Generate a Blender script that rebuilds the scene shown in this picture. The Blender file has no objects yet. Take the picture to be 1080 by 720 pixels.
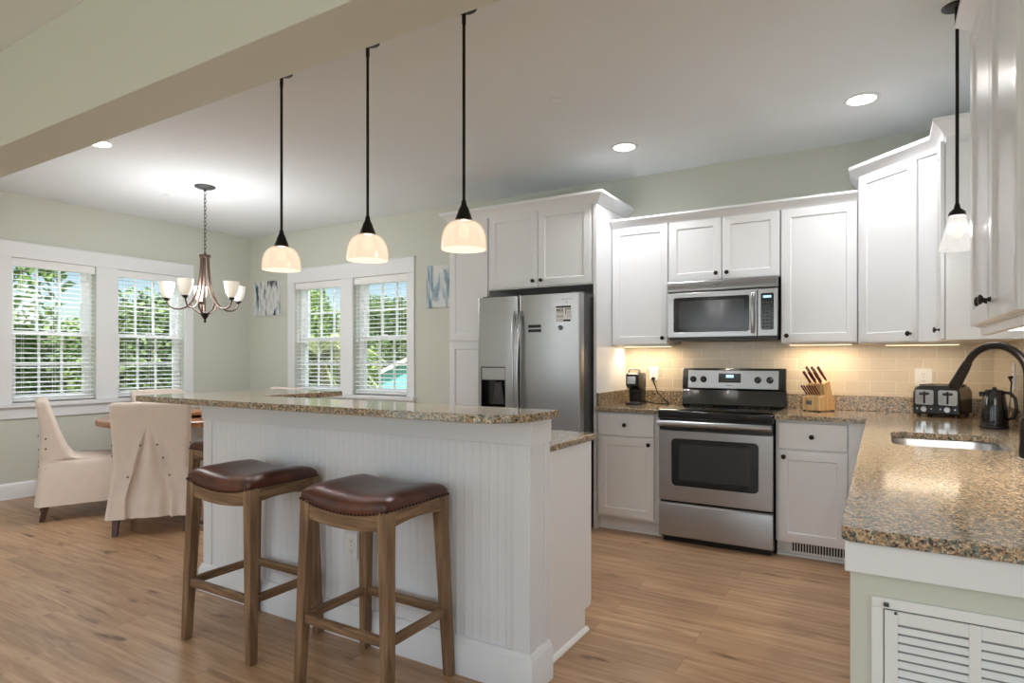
import bpy, bmesh, math, random
from mathutils import Matrix, Vector
R = math.radians
scn = bpy.context.scene
COL = scn.collection
random.seed(7)

# ------------------------------------------------------------------ camera
H = 1.29
cam_d = bpy.data.cameras.new('camera')
cam_d.sensor_width = 36.0
cam_d.lens = 36.0 * 648.0 / 1080.0
cam_d.shift_y = 19.0 / 1080.0
cam_d.clip_start = 0.05
cam_d.clip_end = 500
cam = bpy.data.objects.new('camera', cam_d)
cam.location = (0, 0, H)
cam.rotation_euler = (R(90), 0, R(31))
COL.objects.link(cam)
scn.camera = cam

# ------------------------------------------------------------------ world, sun, large lights, exposure
scn.view_settings.view_transform = 'Standard'
scn.view_settings.look = 'None'
scn.view_settings.exposure = 0.93
scn.view_settings.gamma = 1.0
scn.view_settings.use_curve_mapping = False
scn.cycles.use_denoising = True
scn.cycles.max_bounces = 10
scn.cycles.diffuse_bounces = 8
scn.cycles.transparent_max_bounces = 24
scn.cycles.sample_clamp_indirect = 6.0
scn.cycles.caustics_reflective = False
scn.cycles.caustics_refractive = False

world = bpy.data.worlds.new('world')
scn.world = world
world.use_nodes = True
wn = world.node_tree
sky = wn.nodes.new('ShaderNodeTexSky')
sky.sky_type = 'NISHITA'
sky.sun_disc = False
sky.sun_elevation = R(55)
sky.sun_rotation = R(150)
sky.air_density = 1.0
sky.dust_density = 0.6
sky.ozone_density = 1.5
wn.links.new(sky.outputs[0], wn.nodes['Background'].inputs[0])
wn.nodes['Background'].inputs[1].default_value = 0.08

def lamp(name, kind, loc, rot, energy, color=(1, 1, 1), **kw):
    d = bpy.data.lights.new(name, kind)
    d.energy = energy
    d.color = color
    for k, v in kw.items():
        setattr(d, k, v)
    o = bpy.data.objects.new(name, d)
    o.location = loc
    o.rotation_euler = rot
    COL.objects.link(o)
    return o

lamp('sun', 'SUN', (0, 0, 30), (R(35), 0, R(20)), 5.0, (1, .95, .86), angle=R(1.0))
# added fill lamps at unseen window openings behind the camera, in place of daylight
for wx in (-5.4, -2.6, 0.2):
    lamp('added_window_fill', 'AREA', (wx, -3.62, 1.25), (R(112), 0, 0), 13, (.84, .93, 1),
         shape='RECTANGLE', size=1.8, size_y=2.2)
lamp('added_window_fill', 'AREA', (3.02, -1.2, 1.3), (R(112), 0, R(90)), 13, (.84, .93, 1), shape='RECTANGLE', size=2.6, size_y=2.2)

# added fill lamps, out of view above the dining windows, aimed steeply in
lamp('added_sky_fill', 'AREA', (-8.3, 3.3, 3.3), (R(42), 0, R(-90)), 80, (.93, .97, 1), shape='RECTANGLE', size=2.2, size_y=1.2)
lamp('added_sky_fill', 'AREA', (-5.17, 6.4, 3.3), (R(42), 0, R(180)), 60, (.93, .97, 1), shape='RECTANGLE', size=2.2, size_y=1.2)

# ------------------------------------------------------------------ helpers
def lin(c):
    return tuple(((v / 255) / 12.92 if v / 255 <= .04045 else ((v / 255 + .055) / 1.055) ** 2.4) for v in c)

def new_mat(name):
    m = bpy.data.materials.new(name)
    m.use_nodes = True
    return m, m.node_tree, m.node_tree.nodes['Principled BSDF']

def mat(name, c, rough=.5, metal=0, spec=.5, coat=0, emit=None, es=0, noise=0, nscale=8.0, bump=0, bscale=200.0):
    m, t, b = new_mat(name)
    b.inputs['Base Color'].default_value = (*lin(c), 1)
    b.inputs['Roughness'].default_value = rough
    b.inputs['Metallic'].default_value = metal
    b.inputs['Specular IOR Level'].default_value = spec
    b.inputs['Coat Weight'].default_value = coat
    if emit:
        b.inputs['Emission Color'].default_value = (*lin(emit), 1)
        b.inputs['Emission Strength'].default_value = es
    if noise or bump:
        tc = t.nodes.new('ShaderNodeTexCoord')
    if noise:
        n = t.nodes.new('ShaderNodeTexNoise')
        n.inputs['Scale'].default_value = nscale
        n.inputs['Detail'].default_value = 5
        t.links.new(tc.outputs['Object'], n.inputs['Vector'])
        mx = t.nodes.new('ShaderNodeMix')
        mx.data_type = 'RGBA'
        lc = lin(c)
        mx.inputs[6].default_value = (*[v * (1 - noise) for v in lc], 1)
        mx.inputs[7].default_value = (*[min(1, v * (1 + noise)) for v in lc], 1)
        t.links.new(n.outputs['Fac'], mx.inputs[0])
        t.links.new(mx.outputs[2], b.inputs['Base Color'])
    if bump:
        n2 = t.nodes.new('ShaderNodeTexNoise')
        n2.inputs['Scale'].default_value = bscale
        n2.inputs['Detail'].default_value = 3
        t.links.new(tc.outputs['Object'], n2.inputs['Vector'])
        bp = t.nodes.new('ShaderNodeBump')
        bp.inputs['Strength'].default_value = bump
        bp.inputs['Distance'].default_value = .002
        t.links.new(n2.outputs['Fac'], bp.inputs['Height'])
        t.links.new(bp.outputs[0], b.inputs['Normal'])
    return m

def ramp(t, stops, interp='LINEAR'):
    r = t.nodes.new('ShaderNodeValToRGB')
    r.color_ramp.interpolation = interp
    e = r.color_ramp.elements
    while len(e) > 1:
        e.remove(e[-1])
    for i, (p, c) in enumerate(stops):
        s = e[0] if i == 0 else e.new(p)
        s.position = p
        s.color = (*lin(c), 1)
    return r

def mapping(t, scale, src='Object', rot=(0, 0, 0)):
    tc = t.nodes.new('ShaderNodeTexCoord')
    mp = t.nodes.new('ShaderNodeMapping')
    mp.inputs['Scale'].default_value = scale
    mp.inputs['Rotation'].default_value = rot
    t.links.new(tc.outputs[src], mp.inputs['Vector'])
    return mp

# ------------------------------------------------------------------ materials
M = {}
M['wall'] = mat('sage_paint', (206, 208, 198), .75, bump=.05, bscale=350)
M['beam'] = M['wall']
M['ceiling'] = mat('ceiling_paint', (229, 234, 237), .85, bump=.05, bscale=300)
M['white'] = mat('white_cabinet_lacquer', (230, 231, 234), .3, coat=.15)
M['trim'] = mat('white_trim_paint', (233, 234, 237), .4)
M['bead'] = mat('white_beadboard_paint', (222, 224, 229), .42)
M['bronze'] = mat('oil_rubbed_bronze', (42, 37, 34), .38, .7)
M['chbronze'] = mat('brushed_bronze', (92, 74, 64), .4, .75)
M['black'] = mat('black_plastic', (22, 22, 23), .25)
M['blackglass'] = mat('black_ceramic_glass', (10, 10, 11), .08, coat=.3)
M['darkgrey'] = mat('dark_grey_metal', (74, 74, 75), .45, .4)
M['gapshade'] = mat('grey_gap_shade', (150, 152, 154), .9)
M['shadow'] = mat('dark_slot_shade', (24, 24, 24), .8)  # dark colour stands for the shade inside slots and tracks
M['chrome'] = mat('chrome', (205, 205, 205), .12, 1)
M['plate'] = mat('white_plastic_plate', (235, 236, 237), .35)
M['slatw'] = mat('white_blind_slat', (240, 240, 240), .5)
M['vinyl'] = mat('white_vinyl_sash', (240, 241, 242), .4)
M['linen'] = mat('linen_slipcover', (230, 216, 205), .95, noise=.07, nscale=14, bump=.5, bscale=420)
M['legwood'] = mat('dark_mahogany', (84, 48, 34), .4, noise=.2, nscale=20)
M['redhandle'] = mat('burgundy_handle', (96, 28, 32), .35, noise=.2, nscale=60)
M['paper'] = mat('white_paper', (240, 240, 240), .7)
M['ink'] = mat('black_ink', (34, 34, 36), .6)
M['inkgrey'] = mat('grey_ink', (110, 110, 112), .6)
M['screen'] = mat('lit_display', (20, 26, 34), .2, emit=(150, 190, 230), es=1.2)
M['can'] = mat('lit_lens', (255, 255, 255), .5, emit=(255, 246, 232), es=9)
M['led'] = mat('lit_under_cabinet_diffuser', (255, 240, 215), .5, emit=(255, 226, 180), es=1.3)
M['ledw'] = mat('lit_white_diffuser', (255, 250, 245), .5, emit=(255, 247, 236), es=2.5)
M['tealhouse'] = mat('teal_clapboard', (120, 208, 200), .8)
M['housewhite'] = mat('white_house_trim', (235, 235, 230), .7)
M['houseglass'] = mat('dark_house_glass', (60, 66, 74), .2)
M['roof'] = mat('grey_roof_shingle', (150, 146, 140), .9, noise=.2, nscale=12)
M['bark'] = mat('grey_brown_bark', (104, 88, 70), .9, noise=.3, nscale=10)
M['greypaint'] = mat('light_grey_painted_wood', (206, 208, 210), .5)
M['buttonbrown'] = mat('brown_button', (112, 92, 78), .5)
M['lawn'] = mat('rough_grass', (104, 122, 70), .95, noise=.3, nscale=2)

def m_shade(name, ec, es, trans, gloss=.06):
    # thin lit opal glass: glows evenly, lets part of the bulb's light straight through
    m = bpy.data.materials.new(name)
    m.use_nodes = True
    t = m.node_tree
    t.nodes.clear()
    out = t.nodes.new('ShaderNodeOutputMaterial')
    em = t.nodes.new('ShaderNodeEmission')
    em.inputs[1].default_value = es
    mp = mapping(t, (40, 40, 2))
    n = t.nodes.new('ShaderNodeTexNoise')
    n.inputs['Scale'].default_value = 1
    t.links.new(mp.outputs[0], n.inputs['Vector'])
    r = ramp(t, [(.3, tuple(v * .95 for v in ec)), (.7, ec)])
    t.links.new(n.outputs['Fac'], r.inputs[0])
    t.links.new(r.outputs[0], em.inputs[0])
    gl = t.nodes.new('ShaderNodeBsdfGlossy')
    gl.inputs['Roughness'].default_value = .25
    m1 = t.nodes.new('ShaderNodeMixShader')
    m1.inputs[0].default_value = gloss
    t.links.new(em.outputs[0], m1.inputs[1])
    t.links.new(gl.outputs[0], m1.inputs[2])
    tr = t.nodes.new('ShaderNodeBsdfTransparent')
    mx = t.nodes.new('ShaderNodeMixShader')
    mx.inputs[0].default_value = trans
    t.links.new(m1.outputs[0], mx.inputs[1])
    t.links.new(tr.outputs[0], mx.inputs[2])
    t.links.new(mx.outputs[0], out.inputs['Surface'])
    return m
M['shade'] = m_shade('lit_alabaster_glass', (255, 220, 180), .50, .45)
M['shadein'] = m_shade('lit_white_glass_lining', (255, 244, 222), .85, .5)
M['bellshade'] = m_shade('lit_frosted_white_glass', (255, 250, 242), .52, .45)
M['chshade'] = mat('lit_opal_glass', (243, 238, 228), .3, emit=(255, 246, 230), es=.16)
M['bulb'] = mat('lit_bulb', (255, 255, 255), .4, emit=(255, 226, 186), es=.62)

def m_floor():
    m, t, b = new_mat('oak_look_plank_floor')
    mp = mapping(t, (1, 1, 1))
    br = t.nodes.new('ShaderNodeTexBrick')
    br.offset = .37
    br.inputs['Scale'].default_value = 1
    br.inputs['Brick Width'].default_value = 1.22
    br.inputs['Row Height'].default_value = .16
    br.inputs['Mortar Size'].default_value = .0012
    br.inputs['Mortar Smooth'].default_value = .3
    br.inputs['Bias'].default_value = 0
    br.inputs['Color1'].default_value = (0, 0, 0, 1)
    br.inputs['Color2'].default_value = (1, 1, 1, 1)
    br.inputs['Mortar'].default_value = (.3, .3, .3, 1)
    t.links.new(mp.outputs[0], br.inputs['Vector'])
    # stretched grain, shifted per plank
    mp2 = mapping(t, (1.3, 17, 1))
    add = t.nodes.new('ShaderNodeVectorMath')
    add.operation = 'MULTIPLY_ADD'
    add.inputs[1].default_value = (31, 17, 0)
    t.links.new(br.outputs['Color'], add.inputs[0])
    t.links.new(mp2.outputs[0], add.inputs[2])
    n = t.nodes.new('ShaderNodeTexNoise')
    n.inputs['Scale'].default_value = 1.6
    n.inputs['Detail'].default_value = 8
    n.inputs['Roughness'].default_value = .62
    n.inputs['Distortion'].default_value = .6
    t.links.new(add.outputs[0], n.inputs['Vector'])
    r = ramp(t, [(.25, (136, 104, 77)), (.45, (171, 135, 103)), (.58, (186, 151, 118)), (.8, (206, 174, 140))])
    t.links.new(n.outputs['Fac'], r.inputs[0])
    # plank tone
    hsv = t.nodes.new('ShaderNodeHueSaturation')
    mr = t.nodes.new('ShaderNodeMapRange')
    mr.inputs['To Min'].default_value = .86
    mr.inputs['To Max'].default_value = 1.1
    t.links.new(br.outputs['Color'], mr.inputs['Value'])
    t.links.new(mr.outputs[0], hsv.inputs['Value'])
    t.links.new(r.outputs[0], hsv.inputs['Color'])
    # blotches and knots
    mp3 = mapping(t, (2.2, 9, 1))
    n3 = t.nodes.new('ShaderNodeTexNoise')
    n3.inputs['Scale'].default_value = 1.4
    n3.inputs['Detail'].default_value = 3
    t.links.new(mp3.outputs[0], n3.inputs['Vector'])
    r3 = ramp(t, [(.26, (150, 128, 110)), (.36, (255, 255, 255))])
    t.links.new(n3.outputs['Fac'], r3.inputs[0])
    mul = t.nodes.new('ShaderNodeMix')
    mul.data_type = 'RGBA'
    mul.blend_type = 'MULTIPLY'
    mul.inputs[0].default_value = 1
    t.links.new(hsv.outputs[0], mul.inputs[6])
    t.links.new(r3.outputs[0], mul.inputs[7])
    seam = t.nodes.new('ShaderNodeMix')
    seam.data_type = 'RGBA'
    seam.inputs[7].default_value = (*lin((96, 72, 52)), 1)
    sm = t.nodes.new('ShaderNodeMath')
    sm.operation = 'MULTIPLY'
    sm.inputs[1].default_value = .55
    t.links.new(br.outputs['Fac'], sm.inputs[0])
    t.links.new(sm.outputs[0], seam.inputs[0])
    t.links.new(mul.outputs[2], seam.inputs[6])
    t.links.new(seam.outputs[2], b.inputs['Base Color'])
    b.inputs['Roughness'].default_value = .36
    b.inputs['Specular IOR Level'].default_value = .45
    bp = t.nodes.new('ShaderNodeBump')
    bp.inputs['Strength'].default_value = .12
    bp.inputs['Distance'].default_value = .002
    t.links.new(n.outputs['Fac'], bp.inputs['Height'])
    t.links.new(bp.outputs[0], b.inputs['Normal'])
    return m
M['floor'] = m_floor()

def m_granite():
    m, t, b = new_mat('speckled_granite')
    mp = mapping(t, (1, 1, 1))
    def math_(op, *a):
        n = t.nodes.new('ShaderNodeMath')
        n.operation = op
        for i, q in enumerate(a):
            if isinstance(q, (int, float)):
                n.inputs[i].default_value = q
            else:
                t.links.new(q, n.inputs[i])
        return n.outputs[0]
    def noise(scale, detail, dist=0, off=0):
        n = t.nodes.new('ShaderNodeTexNoise')
        n.inputs['Scale'].default_value = scale
        n.inputs['Detail'].default_value = detail
        n.inputs['Roughness'].default_value = .65
        n.inputs['Distortion'].default_value = dist
        ad = t.nodes.new('ShaderNodeVectorMath')
        ad.inputs[1].default_value = (off, off * .6, off * .3)
        t.links.new(mp.outputs[0], ad.inputs[0])
        t.links.new(ad.outputs[0], n.inputs['Vector'])
        return n.outputs['Fac']
    v = t.nodes.new('ShaderNodeTexVoronoi')
    v.inputs['Scale'].default_value = 210
    t.links.new(mp.outputs[0], v.inputs['Vector'])
    sep = t.nodes.new('ShaderNodeSeparateColor')
    t.links.new(v.outputs['Color'], sep.inputs[0])
    base = math_('ADD', math_('MULTIPLY', sep.outputs[0], .45), math_('MULTIPLY', noise(70, 4, .5), .75))
    r = ramp(t, [(.30, (80, 76, 68)), (.44, (128, 106, 82)), (.57, (172, 142, 110)), (.70, (194, 166, 134)), (.84, (208, 190, 164))])
    t.links.new(base, r.inputs[0])
    # grey-green and black mineral flecks
    def over(col, fac, prev):
        mx = t.nodes.new('ShaderNodeMix')
        mx.data_type = 'RGBA'
        mx.inputs[7].default_value = (*lin(col), 1)
        t.links.new(fac, mx.inputs[0])
        t.links.new(prev, mx.inputs[6])
        return mx.outputs[2]
    def step(x, lo, hi):
        mr = t.nodes.new('ShaderNodeMapRange')
        mr.inputs['From Min'].default_value = lo
        mr.inputs['From Max'].default_value = hi
        t.links.new(x, mr.inputs['Value'])
        return mr.outputs[0]
    c = over((112, 117, 108), step(noise(75, 3, .8, 3.1), .52, .565), r.outputs[0])
    c = over((34, 34, 33), step(noise(95, 3, .8, 7.7), .57, .60), c)
    t.links.new(c, b.inputs['Base Color'])
    b.inputs['Roughness'].default_value = .12
    b.inputs['Specular IOR Level'].default_value = .6
    return m
M['granite'] = m_granite()

def m_steel(name, c=(172, 172, 174), stretch=(2, 2, 260), rough=.3):
    m, t, b = new_mat(name)
    b.inputs['Metallic'].default_value = 1
    mp = mapping(t, stretch)
    n = t.nodes.new('ShaderNodeTexNoise')
    n.inputs['Scale'].default_value = 1
    n.inputs['Detail'].default_value = 4
    t.links.new(mp.outputs[0], n.inputs['Vector'])
    r = ramp(t, [(.3, tuple(v * .975 for v in c)), (.7, tuple(min(255, v * 1.02) for v in c))])
    t.links.new(n.outputs['Fac'], r.inputs[0])
    t.links.new(r.outputs[0], b.inputs['Base Color'])
    mr = t.nodes.new('ShaderNodeMapRange')
    mr.inputs['To Min'].default_value = rough - .03
    mr.inputs['To Max'].default_value = rough + .04
    t.links.new(n.outputs['Fac'], mr.inputs['Value'])
    t.links.new(mr.outputs[0], b.inputs['Roughness'])
    return m
M['steel'] = m_steel('brushed_stainless_steel')
M['steelv'] = m_steel('upright_brushed_steel', stretch=(260, 260, 2))

def m_tile():
    m, t, b = new_mat('cream_subway_tile')
    tc = t.nodes.new('ShaderNodeTexCoord')
    sx = t.nodes.new('ShaderNodeSeparateXYZ')
    cx = t.nodes.new('ShaderNodeCombineXYZ')
    su = t.nodes.new('ShaderNodeMath')
    su.operation = 'ADD'
    t.links.new(tc.outputs['Object'], sx.inputs[0])
    t.links.new(sx.outputs[0], su.inputs[0])
    t.links.new(sx.outputs[1], su.inputs[1])
    t.links.new(su.outputs[0], cx.inputs[0])
    t.links.new(sx.outputs[2], cx.inputs[1])
    br = t.nodes.new('ShaderNodeTexBrick')
    br.offset = .5
    br.inputs['Scale'].default_value = 1
    br.inputs['Brick Width'].default_value = .155
    br.inputs['Row Height'].default_value = .0785
    br.inputs['Mortar Size'].default_value = .0016
    br.inputs['Mortar Smooth'].default_value = .2
    br.inputs['Color1'].default_value = (*lin((206, 190, 166)), 1)
    br.inputs['Color2'].default_value = (*lin((214, 199, 176)), 1)
    br.inputs['Mortar'].default_value = (*lin((238, 230, 214)), 1)
    t.links.new(cx.outputs[0], br.inputs['Vector'])
    t.links.new(br.outputs['Color'], b.inputs['Base Color'])
    b.inputs['Roughness'].default_value = .16
    bp = t.nodes.new('ShaderNodeBump')
    bp.invert = True
    bp.inputs['Strength'].default_value = .6
    bp.inputs['Distance'].default_value = .002
    n = t.nodes.new('ShaderNodeTexNoise')
    n.inputs['Scale'].default_value = 9
    t.links.new(tc.outputs['Object'], n.inputs['Vector'])
    ma = t.nodes.new('ShaderNodeMath')
    ma.operation = 'MULTIPLY_ADD'
    ma.inputs[1].default_value = .4
    t.links.new(n.outputs['Fac'], ma.inputs[0])
    t.links.new(br.outputs['Fac'], ma.inputs[2])
    t.links.new(ma.outputs[0], bp.inputs['Height'])
    t.links.new(bp.outputs[0], b.inputs['Normal'])
    return m
M['tile'] = m_tile()

def m_wood(name, cs, stretch, rough=.5, scale=1.0):
    m, t, b = new_mat(name)
    mp = mapping(t, stretch)
    n = t.nodes.new('ShaderNodeTexNoise')
    n.inputs['Scale'].default_value = scale
    n.inputs['Detail'].default_value = 6
    n.inputs['Distortion'].default_value = .8
    t.links.new(mp.outputs[0], n.inputs['Vector'])
    r = ramp(t, [(.28, cs[0]), (.5, cs[1]), (.72, cs[2])])
    t.links.new(n.outputs['Fac'], r.inputs[0])
    t.links.new(r.outputs[0], b.inputs['Base Color'])
    b.inputs['Roughness'].default_value = rough
    return m
M['stoolwood'] = m_wood('weathered_oak', ((92, 67, 46), (126, 97, 70), (154, 126, 96)), (26, 26, 2.2), .6)
M['stoolrail'] = m_wood('weathered_oak_rail', ((92, 67, 46), (126, 97, 70), (154, 126, 96)), (4, 4, 40), .6)
M['tablewood'] = m_wood('honey_brown_tabletop', ((122, 80, 56), (154, 106, 76), (180, 134, 102)), (3, 30, 30), .22)
M['blockwood'] = m_wood('pale_maple', ((206, 164, 108), (222, 184, 130), (234, 202, 154)), (30, 30, 3), .45)

def m_leather():
    m, t, b = new_mat('brown_leather')
    mp = mapping(t, (1, 1, 1))
    n = t.nodes.new('ShaderNodeTexNoise')
    n.inputs['Scale'].default_value = 9
    n.inputs['Detail'].default_value = 6
    t.links.new(mp.outputs[0], n.inputs['Vector'])
    r = ramp(t, [(.3, (52, 25, 18)), (.55, (82, 41, 27)), (.8, (108, 57, 36))])
    t.links.new(n.outputs['Fac'], r.inputs[0])
    t.links.new(r.outputs[0], b.inputs['Base Color'])
    b.inputs['Roughness'].default_value = .3
    v = t.nodes.new('ShaderNodeTexVoronoi')
    v.inputs['Scale'].default_value = 260
    t.links.new(mp.outputs[0], v.inputs['Vector'])
    bp = t.nodes.new('ShaderNodeBump')
    bp.inputs['Strength'].default_value = .12
    bp.inputs['Distance'].default_value = .001
    t.links.new(v.outputs['Distance'], bp.inputs['Height'])
    t.links.new(bp.outputs[0], b.inputs['Normal'])
    return m
M['leather'] = m_leather()

def m_glass(name, tint=(1, 1, 1)):
    m = bpy.data.materials.new(name)
    m.use_nodes = True
    t = m.node_tree
    t.nodes.clear()
    out = t.nodes.new('ShaderNodeOutputMaterial')
    tr = t.nodes.new('ShaderNodeBsdfTransparent')
    tr.inputs[0].default_value = (*tint, 1)
    gl = t.nodes.new('ShaderNodeBsdfGlossy')
    gl.inputs['Roughness'].default_value = .02
    lw = t.nodes.new('ShaderNodeLayerWeight')
    lw.inputs[0].default_value = .5
    pw = t.nodes.new('ShaderNodeMath')
    pw.operation = 'POWER'
    pw.inputs[1].default_value = 5
    t.links.new(lw.outputs['Facing'], pw.inputs[0])
    fr = t.nodes.new('ShaderNodeMath')
    fr.operation = 'MULTIPLY_ADD'
    fr.inputs[1].default_value = .9
    fr.inputs[2].default_value = .03
    t.links.new(pw.outputs[0], fr.inputs[0])
    mx = t.nodes.new('ShaderNodeMixShader')
    t.links.new(fr.outputs[0], mx.inputs[0])
    t.links.new(tr.outputs[0], mx.inputs[1])
    t.links.new(gl.outputs[0], mx.inputs[2])
    t.links.new(mx.outputs[0], out.inputs[0])
    return m
M['glass'] = m_glass('window_glass', (.97, .99, .98))
M['ovenglass'] = mat('smoked_oven_glass', (58, 58, 60), .12, .2)
M['ovenrim'] = mat('black_oven_glass_border', (26, 26, 28), .1)

def m_canvas(name, seed, stops):
    m, t, b = new_mat(name)
    mp = mapping(t, (9, 9, 2.6))
    mp.inputs['Location'].default_value = (seed, seed * .7, seed * .3)
    n = t.nodes.new('ShaderNodeTexNoise')
    n.inputs['Scale'].default_value = 1.0
    n.inputs['Detail'].default_value = 4
    n.inputs['Distortion'].default_value = .5
    t.links.new(mp.outputs[0], n.inputs['Vector'])
    r = ramp(t, stops)
    t.links.new(n.outputs['Fac'], r.inputs[0])
    t.links.new(r.outputs[0], b.inputs['Base Color'])
    b.inputs['Roughness'].default_value = .8
    return m
M['artA'] = m_canvas('brushed_abstract_paint', 4.2, [(.26, (30, 32, 38)), (.36, (60, 78, 92)), (.40, (120, 146, 162)), (.46, (206, 210, 212)), (.54, (226, 226, 224)), (.60, (196, 198, 200)), (.68, (80, 84, 90))])
M['artB'] = m_canvas('pale_abstract_paint', 9.7, [(.28, (70, 86, 100)), (.38, (130, 156, 172)), (.46, (210, 216, 218)), (.6, (226, 224, 220)), (.72, (190, 196, 196))])

def m_leaf(name, c1, c2, c3):
    m, t, b = new_mat(name)
    mp = mapping(t, (1, 1, 1))
    n = t.nodes.new('ShaderNodeTexNoise')
    n.inputs['Scale'].default_value = 2.5
    n.inputs['Detail'].default_value = 4
    t.links.new(mp.outputs[0], n.inputs['Vector'])
    r = ramp(t, [(.3, c1), (.5, c2), (.7, c3)])
    t.links.new(n.outputs['Fac'], r.inputs[0])
    t.links.new(r.outputs[0], b.inputs['Base Color'])
    b.inputs['Roughness'].default_value = .6
    return m
M['leafA'] = m_leaf('green_foliage', (92, 122, 58), (134, 164, 84), (176, 198, 116))
M['leafB'] = m_leaf('dark_foliage', (74, 102, 58), (112, 140, 80), (146, 170, 104))
M['leafC'] = m_leaf('palm_frond_green', (120, 136, 82), (166, 176, 120), (206, 208, 156))

# ------------------------------------------------------------------ mesh builder
class MB:
    def __init__(s, M4=None):
        s.v = []
        s.f = []
        s.M = M4 or Matrix.Identity(4)
    def add(s, vs, fs):
        b = len(s.v)
        s.v += [s.M @ Vector(p) for p in vs]
        s.f += [tuple(b + i for i in f) for f in fs]
        return s
    def box(s, x0, x1, y0, y1, z0, z1):
        return s.add([(x0, y0, z0), (x1, y0, z0), (x1, y1, z0), (x0, y1, z0), (x0, y0, z1), (x1, y0, z1), (x1, y1, z1), (x0, y1, z1)],
                     [(0, 3, 2, 1), (4, 5, 6, 7), (0, 1, 5, 4), (1, 2, 6, 5), (2, 3, 7, 6), (3, 0, 4, 7)])
    def loft(s, rings, cap0=True, cap1=True, closed=False):
        n = len(rings[0])
        vs = [p for r in rings for p in r]
        fs = []
        m = len(rings)
        for i in range(m if closed else m - 1):
            j = (i + 1) % m
            for k in range(n):
                l = (k + 1) % n
                fs.append((i * n + k, i * n + l, j * n + l, j * n + k))
        if not closed:
            if cap0:
                fs.append(tuple(range(n - 1, -1, -1)))
            if cap1:
                fs.append(tuple((m - 1) * n + k for k in range(n)))
        return s.add(vs, fs)
    def prism(s, poly, a0, a1, axis='y'):
        def P(p, a):
            return {'x': (a, p[0], p[1]), 'y': (p[0], a, p[1]), 'z': (p[0], p[1], a)}[axis]
        return s.loft([[P(p, a0) for p in poly], [P(p, a1) for p in poly]])
    def lathe(s, prof, c=(0, 0, 0), n=24, axis='z'):
        rings = []
        for r, h in prof:
            r = max(r, 1e-5)
            ring = []
            for k in range(n):
                a = 2 * math.pi * k / n
                u, w = r * math.cos(a), r * math.sin(a)
                p = {'z': (u, w, h), 'y': (u, -h, w), 'x': (h, u, w)}[axis]
                ring.append((c[0] + p[0], c[1] + p[1], c[2] + p[2]))
            rings.append(ring)
        if prof[0][0] > 2e-4 and prof[-1][0] > 2e-4:
            return s.loft(rings, closed=True)
        return s.loft(rings)
    def tube(s, pts, r, n=10, flat=1.0):
        pts = [Vector(p) for p in pts]
        rr = r if isinstance(r, (list, tuple)) else [r] * len(pts)
        t0 = (pts[1] - pts[0]).normalized()
        ref = Vector((0, 0, 1)) if abs(t0.z) < .9 else Vector((1, 0, 0))
        nrm = t0.cross(ref).normalized()
        rings = []
        for i, p in enumerate(pts):
            t = ((pts[i + 1] if i < len(pts) - 1 else p) - (pts[i - 1] if i else p)).normalized()
            nrm = (nrm - t * nrm.dot(t)).normalized()
            bn = t.cross(nrm)
            rings.append([p + nrm * (rr[i] * math.cos(2 * math.pi * k / n)) + bn * (rr[i] * flat * math.sin(2 * math.pi * k / n)) for k in range(n)])
        return s.loft(rings)
    def bar(s, p0, p1, w0, w1, d0=None, d1=None):
        # square-section tapered bar, axis-aligned section
        d0 = d0 or w0
        d1 = d1 or w1
        def ring(p, w, d):
            return [(p[0] - w / 2, p[1] - d / 2, p[2]), (p[0] + w / 2, p[1] - d / 2, p[2]), (p[0] + w / 2, p[1] + d / 2, p[2]), (p[0] - w / 2, p[1] + d / 2, p[2])]
        return s.loft([ring(p0, w0, d0), ring(p1, w1, d1)])
    def shaker(s, w, h, fr=.058, th=.02, rec=.009):
        # local: x 0..w, z 0..h, front plane y=0 facing -y
        def rect(a, y):
            return [(a, y, a), (w - a, y, a), (w - a, y, h - a), (a, y, h - a)]
        vs = rect(0, th) + rect(0, .0015) + rect(.0015, 0) + rect(fr, 0) + rect(fr + .005, rec)
        fs = [(3, 2, 1, 0)]
        for L in range(4):
            for k in range(4):
                l = (k + 1) % 4
                fs.append((L * 4 + k, L * 4 + l, L * 4 + 4 + l, L * 4 + 4 + k))
        fs.append((16, 17, 18, 19))
        return s.add(vs, fs)
    def build(s, name, material, parent=None, bevel=0, smooth=True, seg=2, angle=38):
        me = bpy.data.meshes.new(name)
        if parent is None:
            xs = [v.x for v in s.v]
            ys = [v.y for v in s.v]
            zs = [v.z for v in s.v]
            org = Vector(((min(xs) + max(xs)) / 2, (min(ys) + max(ys)) / 2, min(zs)))
            inv = Matrix.Translation(-org)
        else:
            inv = WM[parent.name].inverted()
        me.from_pydata([tuple(inv @ v) for v in s.v], [], s.f)
        bm = bmesh.new()
        bm.from_mesh(me)
        bmesh.ops.recalc_face_normals(bm, faces=bm.faces)
        bm.to_mesh(me)
        bm.free()
        if smooth:
            me.polygons.foreach_set('use_smooth', [True] * len(me.polygons))
            me.set_sharp_from_angle(angle=R(angle))
        me.materials.append(M[material])
        o = bpy.data.objects.new(name, me)
        COL.objects.link(o)
        if parent is None:
            o.location = org
            WM[o.name] = Matrix.Translation(org)
        else:
            o.parent = parent
            WM[o.name] = WM[parent.name].copy()
        if bevel:
            b = o.modifiers.new('bevel', 'BEVEL')
            b.width = bevel
            b.segments = seg
            b.limit_method = 'ANGLE'
            b.angle_limit = R(50)
        return o
WM = {}

def tag(o, label, cat, group=None):
    o['label'] = label
    o['category'] = cat
    if group:
        o['group'] = group
    return o

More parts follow.
